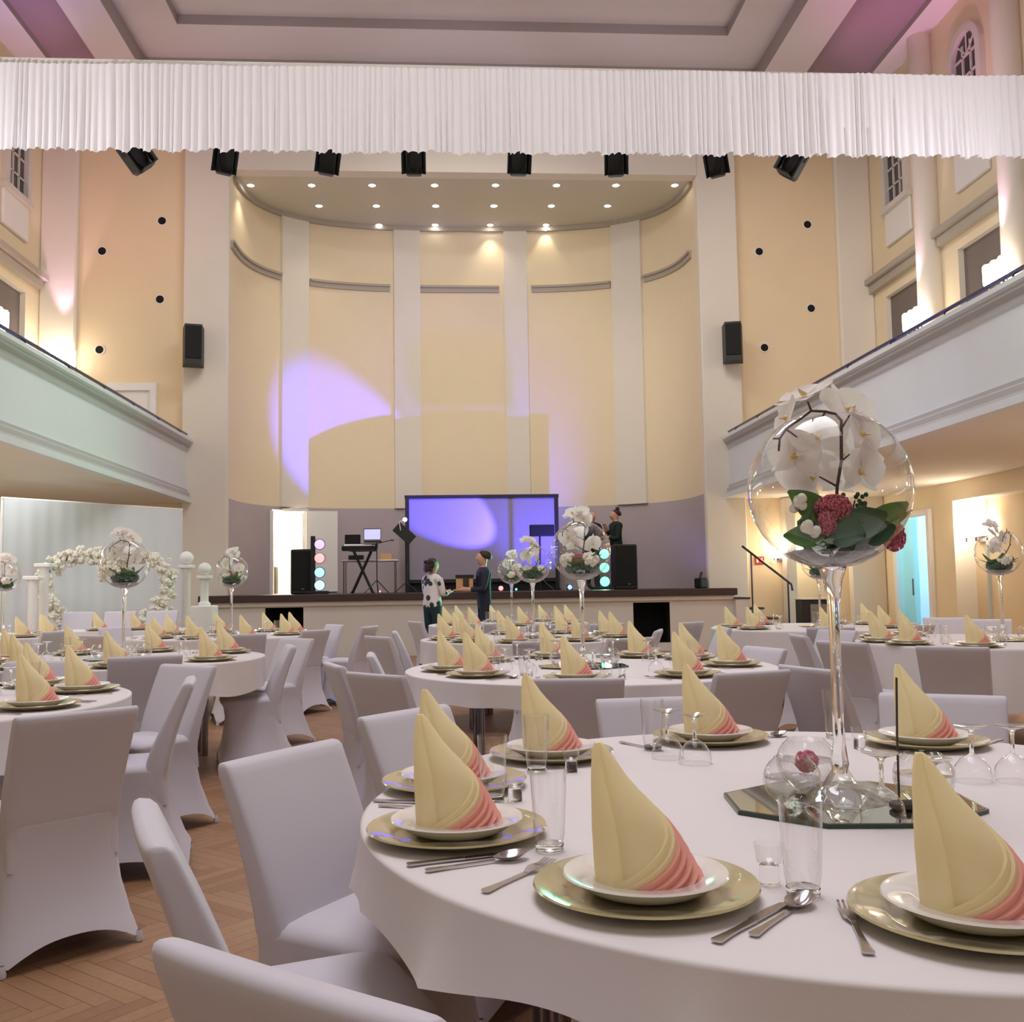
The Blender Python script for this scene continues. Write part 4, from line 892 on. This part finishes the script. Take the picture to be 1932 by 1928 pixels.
def cluster(mb, c, rad, n, r0, rnd):
    for _ in range(n):
        v = Vector((rnd.gauss(0, 1), rnd.gauss(0, 1), rnd.gauss(0, 1))).normalized(); q = (c[0]+v.x*rad[0], c[1]+v.y*rad[1], c[2]+v.z*rad[2]); mb.ball(q, r0*rnd.uniform(.7, 1.2), 5, 3)
def mk_bed(seed, detailed):
    rnd = random.Random(seed); r = empty('flower_bed'); C = .66; k_ = .00113
    def P_(px, py, y): return Vector(((px-1573)*k_, y, C+(905-py)*k_))
    b = MB(); b.lathe([(.02, C-.170), (.06, C-.161), (.085, C-.149), (.098, C-.139), (.08, C-.133), (.04, C-.128), (.002, C-.127)], 32)
    b.build('sand', 'sand', r)
    def lf(base, tip, W, m='leaf', face=(0, -.5, 1)):
        d = Vector(tip)-Vector(base); L = d.length; y = d.normalized(); z = Vector(face)-y*Vector(face).dot(y); z.normalize(); x = y.cross(z)
        q = MB(); petal(q, L, W, Matrix.Translation(base) @ Matrix((x, y, z)).transposed().to_4x4(), .25, .8, 7); q.build('leaf', m, r)
    if detailed:
        m = MB(); m.ball(P_(1585, 985, -.02), (.09, .08, .05), 14, 10); cluster(m, P_(1585, 987, -.02), (.092, .082, .052), 420, .008, rnd); m.build('moss', 'leafd', r, auto=180)
        lf(P_(1560, 975, -.07), P_(1462, 920, -.07), .035, face=(0, -1, .3)); lf(P_(1530, 1000, -.09), P_(1462, 1004, -.06), .03, face=(0, -1, .6)); lf(P_(1620, 990, -.06), P_(1702, 940, -.05), .028, face=(0, -1, .2)); lf(P_(1635, 1000, -.06), P_(1708, 955, -.06), .009, face=(0, -1, .4)); lf(P_(1560, 990, -.1), P_(1640, 965, -.11), .035, 'leafd', (0, -1, .4)); lf(P_(1540, 985, -.1), P_(1590, 1010, -.13), .04, 'leafd', (0, -1, .3)); lf(P_(1590, 1000, -.1), P_(1652, 990, -.12), .032, 'leafd', (0, -1, .4)); lf(P_(1555, 960, -.05), P_(1500, 975, -.09), .03, 'leaf', (0, -1, .4))
        for c, rad, n in ((P_(1550, 948, -.085), (.036, .03, .026), 420), (P_(1532, 975, -.1), (.016, .018, .024), 200), (P_(1684, 1000, -.035), (.022, .02, .03), 240)): q = MB(); q.ball(c, tuple(v*.9 for v in rad), 10, 8); cluster(q, c, tuple(v*1.04 for v in rad), n, .0031, rnd); q.build('sedum_head', 'sedum', r, auto=180)
        for c in (P_(1487, 940, -.085), P_(1640, 960, .03), P_(1500, 985, -.1)): q = MB(); [q.ball((c.x+rnd.uniform(-.012, .012), c.y+rnd.uniform(-.012, .012), c.z+rnd.uniform(-.012, .012)), .011, 7, 5) for _ in range(6)]; q.build('white_floret', 'blossom', r)
        q = MB()
        for _ in range(14): c = P_(1612+rnd.uniform(-20, 25), 930+rnd.uniform(-14, 16), -.03+rnd.uniform(-.02, .02)); q.ball(c, .0055, 6, 4)
        q.tube([P_(1600, 975, -.03), P_(1612, 930, -.03)], .002, 5); q.build('seed_heads', 'leafd', r)
    else:
        m = MB(); m.ball((0, 0, C-.1), (.085, .085, .038), 14, 8); cluster(m, (0, 0, C-.098), (.088, .088, .042), 260, .011, rnd); m.build('moss', 'leafd', r, auto=180)
        for i in range(9):
            a = i*.7+rnd.uniform(-.2, .2); lf((.05*math.cos(a), .05*math.sin(a), C-.085), (.138*math.cos(a), .138*math.sin(a), C-.045+rnd.uniform(-.035, .03)), .027, 'leaf', (0, 0, 1))
        a = rnd.uniform(3.6, 5.6); c = (.06*math.cos(a), .06*math.sin(a), C-.055); q = MB(); q.ball(c, (.04, .04, .028), 10, 8); cluster(q, c, (.042, .042, .03), 140, .006, rnd); q.build('sedum_head', 'sedum', r, auto=180)
        for da in (-.9, 1.0): c = (.075*math.cos(a+da), .075*math.sin(a+da), C-.055); q = MB(); q.ball(c, (.045, .045, .035), 10, 8); cluster(q, c, (.046, .046, .036), 90, .011, rnd); q.build('white_flower_head', 'blossom', r, auto=180)
    return r
orcA, bedA = Proto(mk_orchid(1, True)), Proto(mk_bed(1, True))
orcB = [Proto(mk_orchid(s, False)) for s in (5, 9)]; bedB = [Proto(mk_bed(s, False)) for s in (4, 8)]
def mk_mirror():
    r = empty('mirror_tile'); oc = [(.27*math.cos(R_(22.5+45*i)), .22*math.sin(R_(22.5+45*i))) for i in range(8)]
    b = MB(); b.prism(oc, 0, .008); b.build('glass_edge', 'mirror_edge', r, smooth=False); b = MB(); ic = [(x*.975, y*.975) for x, y in oc]; b.prism(ic, .0081, .0086); b.build('mirror_face', 'mirror', r, smooth=False); return r
mirP = Proto(mk_mirror())
def mk_fishbowl():
    r = empty('glass_bowl'); R0 = .062; b = MB(); b.lathe([(.03, .002)]+[(R0*math.sin(R_(v)), R0*.93-R0*.93*math.cos(R_(v))) for v in (40, 55, 70, 85, 100, 115, 128, 140)]+[(.037, .106)], 40); b.build('bowl', 'glass', r)
    w = MB(); w.lathe([(.002, .006), (.03, .006)]+[(.058*math.sin(R_(v)), R0*.93-.058*.93*math.cos(R_(v))) for v in (45, 60, 80, 95)]+[(.002, .063)], 32); w.build('water', 'bowlglass', r); return r
fbP = Proto(mk_fishbowl())
def goblet(key, x, y, z, ox, oz, rz, lab, det=False, i=0):
    nm = TB[key][2]
    gob.put((x, y, z), 0, 'tall stemmed glass goblet standing on '+nm, 'goblet', 'tall flower goblets')
    o, b = (orcA, bedA) if det else (orcB[i % 2], bedB[i % 2])
    o.put((x, y, z), rz, 'white orchid spray rising from the goblet on '+nm, 'flowers', 'orchid sprays'); b.put((x, y, z), 0 if det else rz*2+i, 'green and pink flower bed inside the goblet on '+nm, 'flowers', 'flower beds in the goblets')
# -- foreground table
gx, gy = .83, 2.085
mirP.put((.835, 2.05, TZ+.001), R_(-6), 'octagonal mirror tile under the goblet on '+TB['T1'][2], 'mirror', 'mirror tiles'); MZ = TZ+.0098
goblet('T1', gx, gy, MZ, 0, 0, math.atan2(-gx, gy), '', True)
for p in ((1218, 1667), (862, 1559), (857, 1470), (1040, 1417), (1340, 1387), (1745, 1394), (1845, 1718)):
    q = on_z(*p, TZ+.018); x, y = q.x, q.y; (cx, cy), R0, nm = TB['T1']; ck = clock(x-cx, y-cy)
    chg.put((x, y, TZ+.001), rj.uniform(0, 6), 'gold glass charger plate at %s of %s' % (ck, nm), 'plate', 'gold charger plates on '+nm)
    sou.put((x, y, TZ+.008), rj.uniform(0, 6), 'white soup plate at %s of %s' % (ck, nm), 'plate', 'white soup plates on '+nm)
    nap.put((x-.012, y-.005, TZ+.0185), math.atan2(-x, y)+rj.uniform(-.08, .1), 'standing cream and pink napkin at %s of %s' % (ck, nm), 'napkin', 'folded napkins on '+nm)
F1 = TB['T1'][2]
for P_, n2, L in ((tum, 'tall clear tumbler', [((1037, 1605), 'beside the spoon of the left place'), ((930, 1512), 'right of the left napkins'), ((1013, 1457), 'before the back left napkin'), ((1516, 1690), 'left of the near spoon'), ((1232, 1415), 'left of the two upturned wine glasses'), ((1575, 1392), 'behind the goblet stem')]),
                  (sht, 'small thick based shot glass', [((1078, 1457), 'before the back left charger'), ((972, 1512), 'right of the left tumbler'), ((1452, 1668), 'left of the near tumbler'), ((1622, 1413), 'behind the goblet foot at right')]),
                  (win, 'upturned wine glass', [((1260, 1430), 'left of the pair behind, toward the back'), ((1312, 1440), 'right of the back pair'), ((1836, 1474), 'left of the right edge pair'), ((1914, 1474), 'cut by the right picture edge'), ((1667, 1556), 'on the near edge of the mirror'), ((1765, 1560), 'partly behind the big right napkin')])):
    for p, w_ in L: q = on_z(*p, TZ); P_.put((q.x, q.y, TZ+(.001 if P_ is not win or p[0] != 1667 else .0098)), 0, '%s %s on %s' % (n2, w_, F1), 'glass', n2+' on '+F1)
for P_, n2, L in ((knf, 'knife', [((768, 1636), (985, 1611), 'in front of the left charger'), ((1350, 1782), (1500, 1700), 'right of the near charger'), ((705, 1513), (800, 1517), 'by the back left charger')]),
                  (spn, 'spoon', [((803, 1647), (1010, 1617), 'beside the knife of the left place'), ((1420, 1770), (1545, 1688), 'below the near tumbler'), ((1170, 1402), (1238, 1416), 'left of the back tumbler'), ((1402, 1400), (1456, 1392), 'right of the back charger')]),
                  (frk, 'fork', [((913, 1687), (1075, 1615), 'left of the near charger'), ((1640, 1805), (1585, 1693), 'between the two near places'), ((715, 1522), (790, 1527), 'left of the back left charger'), ((1890, 1398), (1845, 1410), 'right of the back right charger')])):
    for a, c, w_ in L:
        A, B_ = on_z(*a, TZ), on_z(*c, TZ); P_.put((A.x, A.y, TZ+.0015), math.atan2(-(B_.x-A.x), B_.y-A.y), 'steel %s %s on %s' % (n2, w_, F1), n2, n2+'s on '+F1)
for p, s, w_ in (((1497, 1522), .95, 'front left'), ((1524, 1490), 1.06, 'rear left'), ((1745, 1517), .98, 'right')):
    q = on_z(*p, MZ); fbP.put((q.x, q.y, MZ), 0, 'round glass bowl %s of the goblet foot on %s' % (w_, F1), 'bowl', 'small glass bowls', sc=s)
q = on_z(1527, 1455, MZ+.06); b = MB(); rnd = random.Random(2); b.ball((0, 0, 0), (.022, .02, .02), 10, 8); cluster(b, (0, 0, 0), (.024, .022, .022), 160, .004, rnd); bl = on_z(1524, 1490, MZ)
M['pinkfl'] = mat('pink_flower', S(222, 130, 158), .8, noise=.25, nscale=90); tag(b.build('pink_flower_head', 'pinkfl', loc=(bl.x, bl.y, MZ+.062), auto=180), 'pink flower head floating in the rear left glass bowl on '+F1, 'flower')
q = on_z(1697, 1527, MZ); r = empty('stick_holder', (q.x, q.y, MZ)); b = MB(); b.bbox((.02, 0, .008), (.07, .035, .016), .004); b.build('base', 'stemdark', r); b = MB(); b.tube([(0, 0, .012), (.002, 0, .15), (.006, 0, .262)], .0023, 6); b.build('stick', 'stemdark', r)
tag(r, 'thin dark upright stick in a low base right of the goblet foot', 'stick')
q = on_z(1270, 1640, TZ); b = MB(); petal(b, .05, .022, XF(rz=.6), .3); tag(b.build('fallen_petal', 'petal', loc=(q.x, q.y, TZ+.008)), 'single white petal lying behind the near soup plate', 'petal')
# -- the other tables
places = {'T2': ([186, 215, 257, 300, 350, 30, 58, 100, 135], 2, .8), 'L1': ([28, 341, 300, 62, 95, 130], 2, .8), 'L2': ([34, 88, 288, 245, 168, 200, 130, 335], 1, .8), 'R1': ([176, 200, 233, 110, 280, 140, 320], 1, .86),
          'T5': ([188, 222, 255, 297, 345, 20, 62, 105, 145], 1, .78), 'L3': ([341, 5, 62, 105, 300, 225, 260, 150], 1, .74), 'R2': ([173, 208, 262, 315, 50, 20, 110], 1, .8), 'T8': ([195, 235, 280, 320, 0, 50, 100, 140], 1, .78), 'L4': ([300, 330, 270, 5, 45, 240], 1, .78)}
for key, (angs, lvl, rr) in places.items():
    (cx, cy), R0, nm = TB[key]
    for a in angs: setting(key, cx+rr*math.cos(R_(a)), cy+rr*math.sin(R_(a)), lvl)
for i, (key, px, off) in enumerate((('T2', 1097, 0), ('T5', 1005, 0), ('T8', 965, 0), ('L2', 235, 0), ('L3', 437, 0), ('L4', 8, 0), ('R1', 1887, 0), ('R2', 1545, 0))):
    (cx, cy), R0, nm = TB[key]; w = ray(px, 1100); x = w.x/w.y*cy
    mirP.put((x, cy, TZ+.001), .2*i, 'octagonal mirror tile under the goblet on '+nm, 'mirror', 'mirror tiles')
    goblet(key, x, cy, MZ, 0, 0, (-.2, .5, -.6, .3, -.4, .1, .6, -.1)[i], '', False, i)
    if key in ('T2', 'L2', 'T5', 'R1'):
        for dx, dy, w_ in ((-.14, -.08, 'left'), (.15, -.04, 'right')): fbP.put((x+dx, cy+dy, MZ), 0, 'round glass bowl %s of the goblet foot on %s' % (w_, nm), 'bowl', 'small glass bowls')
# -- chairs (picture position of the top of the back, table they face)
def chair(px, py, key, label, turn=0, z=.82, face=None, sc=None):
    q = on_z(px, py, z); (cx, cy), R0, nm = TB[key]; d = Vector((cx-q.x, cy-q.y)) if face is None else Vector(face); a = math.atan2(-d.x, d.y)+R_(turn)
    o = Vector((-math.sin(a), math.cos(a)))*.27
    px_, py_ = q.x+o.x, q.y+o.y; dd = math.hypot(px_-cx, py_-cy)
    if dd < R0-.12: px_, py_ = cx+(px_-cx)*(R0-.12)/dd, cy+(py_-cy)*(R0-.12)/dd
    chairP.put((px_, py_, 0), a, label, 'chair', 'white covered banquet chairs', sc=sc)
W = 'white covered banquet chair '
for a in [
 (538, 1836, 'T1', W+'closest to the camera, its back cut by the bottom edge', 6), (285, 1545, 'T1', W+'seen edge-on, second nearest, left of the foreground table', 8), (535, 1415, 'T1', W+'facing right with its seat showing, left of the foreground table', -14), (765, 1340, 'T1', W+'behind the two left napkins of the foreground table', 10), (1232, 1316, 'T1', W+'behind the two upturned glasses, facing the foreground table', 0), (1776, 1310, 'T1', W+'facing the foreground table, behind its back right napkin', 8),
 (148, 1341, 'L1', W+'with broad grey back filling the lower left corner', -8), (355, 1254, 'L1', W+'in profile behind another at the right of the left edge table', 10), (357, 1281, 'L1', W+'in profile with mint light on its back, left edge table', 5),
 (275, 1237, 'L2', W+'with grey back before the left table under the flower heart', 0, .85, None, (1, 1, 1.037)), (548, 1217, 'L2', W+'in profile with mint edge, right of the left vase table', 8), (560, 1204, 'L2', W+'half hidden behind the mint edged chair in profile', 0),
 (596, 1188, 'L3', W+'with grey back at the right of the left stage-side table', 0), (632, 1178, 'L3', W+'facing left at the right end of the left stage-side table', 0), (460, 1196, 'L3', W+'with grey back in front of the left stage-side table', 0), (697, 1181, 'L3', W+'standing alone in profile before the stage apron, leaning right', -20), 
 (630, 1252, 'T2', W+'seen edge-on at the left of the second centre table', 8), (708, 1270, 'T2', W+'with grey back at the near left of the second centre table', 5), (700, 1233, 'T2', W+'showing its white front, left of the second centre table', 25), (1088, 1279, 'T2', W+'with broad grey back, near side of second centre table', 4), (1420, 1266, 'T2', W+'with grey back at the near right of the second centre table', -4), (1443, 1221, 'T2', W+'facing left at the right side of the second centre table', 0),
 (745, 1191, 'T5', W+'with mint light on its back, left of the third centre table', 15), (712, 1200, 'T5', W+'seen edge-on at the left of the third centre table', 10), (1020, 1209, 'T5', W+'with grey back at the near side of the third centre table', 0), (1190, 1203, 'T5', W+'with grey back at the near right of the third centre table', 0), (1225, 1188, 'T5', W+'facing left before the black stage opening', 0), (1367, 1183, 'T5', W+'with grey back right of the third centre table', 0),
 (783, 1172, 'T8', W+'beside the person in the spotted blouse', 0), (1145, 1176, 'T8', W+'right of the centre table nearest the stage', 0), (1305, 1173, 'T8', W+'standing apart before the right end of the stage apron', 0), (905, 1176, 'T8', W+'with its back to us before the centre table nearest the stage', 0), (1030, 1177, 'T8', W+'at the near right of the centre table nearest the stage', 0),
 (1506, 1197, 'R1', W+'in profile at the left of the right niche table', 0), (1588, 1210, 'R1', W+'with grey back at the near left of the right niche table', 0), (1796, 1219, 'R1', W+'with broad grey back in front of the right niche table', 0), (1525, 1258, 'R1', W+'in profile with seat showing, nearest the right niche table', 0, .82, (1, .35)), (1780, 1165, 'R1', W+'facing us behind the right niche table', 0), (1865, 1168, 'R1', W+'behind the goblet of the right niche table', 0),
 (1567, 1183, 'R2', W+'with grey back before the right table near the stairs', 0), (1580, 1188, 'R2', W+'with white front beside the goblet stem, right of centre', 0, .82, (-.9, -.4)), (1730, 1178, 'R2', W+'at the right side of the right table near the stairs', 0),
 (107, 1190, 'L4', W+'with mauve back behind the napkins at far left', 0), (216, 1183, 'L3', W+'with grey back left of the goblet stem, below the flower heart', 0), (177, 1198, 'L3', W+'with low grey back behind the bowls of the left vase table', 10), (78, 1247, 'L1', W+'on the far side of the left edge table', 0)]:
    chair(*a)

# ------------------------------------------------------------------ backdrop corner at the left
A, B_ = on_z(8, 938, 2.55), on_z(345, 960, 2.55); d = B_-A; L = d.length; ang = math.atan2(d.y, d.x)
r = empty('photo_backdrop', tuple((A+B_)/2*1), ang); r.location.z = 0
n = 150
b = MB(); b.loft([[(-L/2+L*i/n, .004*math.sin(i*.55)+.006*math.sin(i*.21), z) for i in range(n+1)] for z in (2.53, 1.8, 1.0, .02)], closed=False); b.build('cloth', 'backdrop', r, auto=90)
b = MB(); b.tube([(-L/2-.02, .04, 2.54), (L/2+.02, .04, 2.54)], .02, 8)
b.build('top_pole', 'white', r)
for s in (-1, 1): b = MB(); b.tube([(s*L/2, .05, 0), (s*L/2, .05, 2.54)], .022, 8); b.lathe([(.2, 0), (.2, .015), (.02, .02)], 16, (s*L/2, .05, 0)); b.build('upright', 'white', r)
tag(r, 'tall white cloth photo backdrop under the left gallery', 'backdrop')
hc = on_y(204, 1100, 14.0); r = empty('flower_heart', (hc.x, 14.0, 0), ang*.55)
rnd = random.Random(12); pts = []
for i in range(120):
    t = 2*PI*i/120; x = 16*math.sin(t)**3; z = 13*math.cos(t)-5*math.cos(2*t)-2*math.cos(3*t)-math.cos(4*t); pts.append((x/16*.83, 0, 1.12+z/17*.86))
acc = [0]
for p, q in zip(pts, pts[1:]+pts[:1]): acc.append(acc[-1]+math.dist(p, q))
rs = []
for i in range(150):
    L_t = acc[-1]*i/150; j = max(j_ for j_ in range(120) if acc[j_] <= L_t); f = (L_t-acc[j])/max(1e-6, acc[j+1]-acc[j]); p, q = pts[j], pts[(j+1) % 120]
    rs.append(tuple(p[c]+(q[c]-p[c])*f for c in range(3)))
pts = [(x, y, z+.12*max(0, 1-abs(x)/.4)*(1 if z > 1.2 else 0)) for x, y, z in rs]
b = MB(); b.tube(pts+[pts[0]], .02, 6); b.build('hoop', 'white', r)
def heart_bloom(mb, p, s):
    for q in range(5):
        a = 2*PI*q/5+rnd.uniform(0, 1); mb.ball((p[0]+.6*s*math.cos(a), p[1]+rnd.uniform(-.5, .2)*s, p[2]+.6*s*math.sin(a)), (.62*s, .4*s, .62*s), 6, 4)
    mb.ball((p[0], p[1]-.35*s, p[2]), .35*s, 6, 4)
m = MB()
for p in pts:
    for _ in range(4): heart_bloom(m, (p[0]+rnd.uniform(-.1, .1), p[1]-.03+rnd.uniform(-.08, .08), p[2]+rnd.uniform(-.1, .1)), rnd.uniform(.028, .045))
m.build('flower_garland', 'blossom', r, auto=180)['kind'] = 'stuff'
m = MB()
for i in range(70):
    p = rnd.choice(pts); a = rnd.uniform(0, 6.28); petal(m, .07, .02, Matrix.Translation((p[0], -.06, p[2])) @ Matrix.Rotation(rnd.uniform(0, 6), 4, 'Y') @ Matrix.Rotation(.6, 4, 'X'), .2, .8, 3)
m.build('leaves', 'leaf', r)
for s in (-.25, .25): m = MB(); m.tube([(s, .05, 0), (s*.7, .02, .5)], .015, 6); m.tube([(s, -.2, .01), (s, .3, .01)], .015, 6); m.build('stand_foot', 'white', r)
tag(r, 'large heart shaped wreath of white flowers before the white backdrop', 'flower wreath')
def pedestal(px, ptop, y, zb, label, ball=None, block=False):
    q = on_y(px, ptop, y); r = empty('white_pedestal', (q.x, y, 0)); z0_ = 0
    if block: b = MB(); b.bbox((0, 0, .5), (.34, .34, 1.0), .015); b.build('plinth', 'white', r); z0_ = 1.0
    z1_ = q.z
    b = MB(); b.bbox((0, 0, z1_-.025), (.2, .2, .05), .008); b.build('top_slab', 'white', r)
    b = MB(); b.lathe([(.09, z0_), (.09, z0_+.04), (.062, z0_+.06), (.058, z1_-.1), (.08, z1_-.05)], 20); b.build('shaft', 'white', r)
    tag(r, label, 'pedestal', 'white pedestals')
    if ball: b = MB(); b.ball((0, 0, .1), .1, 16, 12); tag(b.build('white_ball', 'white', loc=(q.x, y, z1_)), ball, 'ball', 'white balls')
pedestal(84, 1063, 13.3, 0, 'tall slim white pedestal left of the flower heart'); pedestal(63, 1087, 13.0, 0, 'lower slim white pedestal at far left of the flower heart')
pedestal(352, 1066, 14.6, 0, 'tall slim white pedestal at the right end of the backdrop', 'white ball on the taller right pedestal'); pedestal(386, 1086, 15.2, 0, 'white pedestal on a square plinth left of the stage', 'white ball on the pedestal with square plinth', True)
# head table before the heart
ha, hb_ = on_z(150, 1186, .76), on_z(352, 1184, .76); TB['H'] = (((ha.x+hb_.x)/2, 12.7), .9, 'the long head table')
hx = TB['H'][0][0]; r = empty('long_table', (hx, 12.7, 0)); b = MB(); b.bbox((0, 0, .735), (1.7, .7, .03), .006); b.build('table_top', 'wood', r)
for sx in (-.75, .75):
    for sy in (-.28, .28): b = MB(); b.tube([(sx, sy, 0), (sx, sy, .72)], .02, 8); b.build('leg', 'chrome', r)
tag(r, 'long table under the white cloth before the flower heart', 'table')
b = MB(); rows = []
ol = rrect(.87, -.37, .37, 12, 14)
for s, z in ((.02, .7515), (.9, .7515), (.99, .7515), (1, .745)): rows.append([(x*s, y*s, z) for x, y, a in ol])
for t in (.3, .65, 1): rows.append([(x*(1+.02*t+.012*t*math.sin(i*2.1)), y*(1+.03*t+.02*t*math.sin(i*1.7)), .745-.6*t) for i, (x, y, a) in enumerate(ol)])
b.loft(rows, True, False); tag(b.build('tablecloth', 'cloth', loc=(hx, 12.7, 0), auto=70), 'white floor length cloth over the long head table', 'tablecloth', 'white tablecloths')
for px, w_ in ((187, 'left'), (257, 'right')):
    w = ray(px, 1180); x = w.x/w.y*12.5
    chg.put((x, 12.5, TZ), 0, 'gold charger plate on the %s of the long head table' % w_, 'plate', 'gold charger plates on the long head table'); sou.put((x, 12.5, TZ+.0075), 0, 'white soup plate on the %s of the long head table' % w_, 'plate', 'white soup plates on the long head table'); nap.put((x, 12.5, TZ+.0185), .35, 'standing napkin on the %s of the long head table' % w_, 'napkin', 'folded napkins on the long head table')
for px, w_ in ((140, 'left'), (220, 'middle'), (300, 'right')):
    w = ray(px, 1150); x = w.x/w.y*13.35; chairP.put((x, 13.25, 0), PI, W+'at the %s behind the long head table' % w_, 'chair', 'white covered banquet chairs', sc=(1, 1, 1.18))

# ------------------------------------------------------------------ light
wd = bpy.data.worlds.new('world'); SC.world = wd; wd.use_nodes = True; wd.node_tree.nodes['Background'].inputs[0].default_value = (.8, .78, .85, 1); wd.node_tree.nodes['Background'].inputs[1].default_value = .06
K = 1.0
lamp('AREA', 'rear_fill', (.4, -3.6, 4.6), 30*K, (1, .97, .96), 3, size_y=1.2, aim=(.4, 6, 1.2))  # unseen fill added behind the camera to brighten surfaces facing it
lamp('AREA', 'hall_lamp', (.4, 4.6, 10.3), 395*K, (.96, .96, 1), 4.5, rot=(0, 0, 0), size_y=5)
lamp('AREA', 'hall_lamp', (.4, .6, 10.3), 130*K, (.96, .96, 1), 4, rot=(0, 0, 0), size_y=3)
lamp('AREA', 'hall_lamp', (.4, 12.9, 10.3), 300*K, (.97, .96, .98), 5, rot=(0, 0, 0), size_y=1.6)
lamp('AREA', 'under_gallery_fill', (-6.2, 12, 2.8), 105*K, (.94, .98, 1), 1.5, rot=(0, 0, 0), size_y=9)  # unseen area fills added under the galleries, this one to brighten the backdrop
lamp('AREA', 'under_gallery_fill', (6.9, 11, 2.8), 45*K, (1, .92, .8), 1.5, rot=(0, 0, 0), size_y=9)
for x in (-3, 0.5, 4.5): lamp('SPOT', 'valance_spot', (x*.5, -3.5, 5.2), (24 if x == .5 else 60)*K, (1, .98, .99), .15, spot=R_(36), blend=.6, aim=(x*1.45, 11, 6.75))
lamp('SPOT', 'stage_wash', (.4, 10.5, 8.8), 900*K, (1, .93, .82), .5, spot=R_(60), blend=.8, aim=(.4, 20, 5.6))
for s in (-1, 1): lamp('SPOT', 'end_wall_wash', (.4+s*3.2, 11, 9.4), (300 if s < 0 else 420)*K, (1, .88, .74), .4, spot=R_(50), blend=.9, aim=(.4+s*6.6, YW, 6.5))
# stage effect lights
lamp('SPOT', 'blue_floor_beam', (on_y(1075, 1096, 18.7).x, 18.75, SZ+.12), 5200*K, (.1, .08, 1), .03, spot=R_(28), blend=.45, aim=(-1.75, 21.1, 3.95))
lamp('SPOT', 'blue_screen_beam', (on_y(1075, 1096, 18.7).x, 18.75, SZ+.12), 650*K, (.12, .1, 1), .03, spot=R_(70), blend=.9, aim=(1.7, 20.1, 2.6))
for q in q2s: lamp('SPOT', 'green_beam', (q.x, 18.45, q.z), 260*K, (.15, 1, .55), .06, spot=R_(95), blend=.8, aim=(-4, 6, 2.6))
lamp('SPOT', 'blue_beam', (q1s[2].x, 18.45, q1s[2].z), 120*K, (.2, .3, 1), .06, spot=R_(80), blend=.8, aim=(2, 10, 1.2))
vq = on_x(1742, 785, FR)
lamp('SPOT', 'violet_spot', (on_y(1075, 1096, 18.7).x, 18.6, SZ+.12), 260, (.35, .25, 1), .03, spot=R_(7), blend=.7, aim=tuple(vq))
lamp('SPOT', 'violet_beam', (3.9, 16.8, 1.25), 90, (.35, .25, 1), .06, spot=R_(26), blend=.9, aim=(4.72, 18.9, 1.8))
for y in (4, 9): lamp('POINT', 'wall_lamp_and_fill', (7.7, y, 1.95), 34, (1, .9, .76), .12); lamp('POINT', 'wall_lamp_and_fill', (-7.0, y, 1.95), 26, (1, .95, .88), .12)  # unseen point fills added near the side walls to brighten the gallery soffits
for x in (-6.2, 7.0): lamp('SPOT', 'ceiling_fill', (x, 9.0, 4.3), 480, (.93, .9, 1), .2, spot=R_(130), blend=1, aim=(.4, 11, ZC))  # unseen spots added above the galleries to brighten the ceiling
lamp('SPOT', 'pink_up', (-6.6, 14.5, 4.6), 170, (1, .35, .45), .1, spot=R_(60), blend=1, aim=(-6.2, YW, 9.6))
lamp('SPOT', 'pink_up', (6.7, 12.8, 4.6), 500, (1, .3, .65), .1, spot=R_(40), blend=1, aim=(7.6, 14.4, ZC))
lamp('SPOT', 'violet_up', (-5.6, 12.8, 4.6), 500, (.6, .4, 1), .1, spot=R_(40), blend=1, aim=(-6.9, 14.4, ZC))
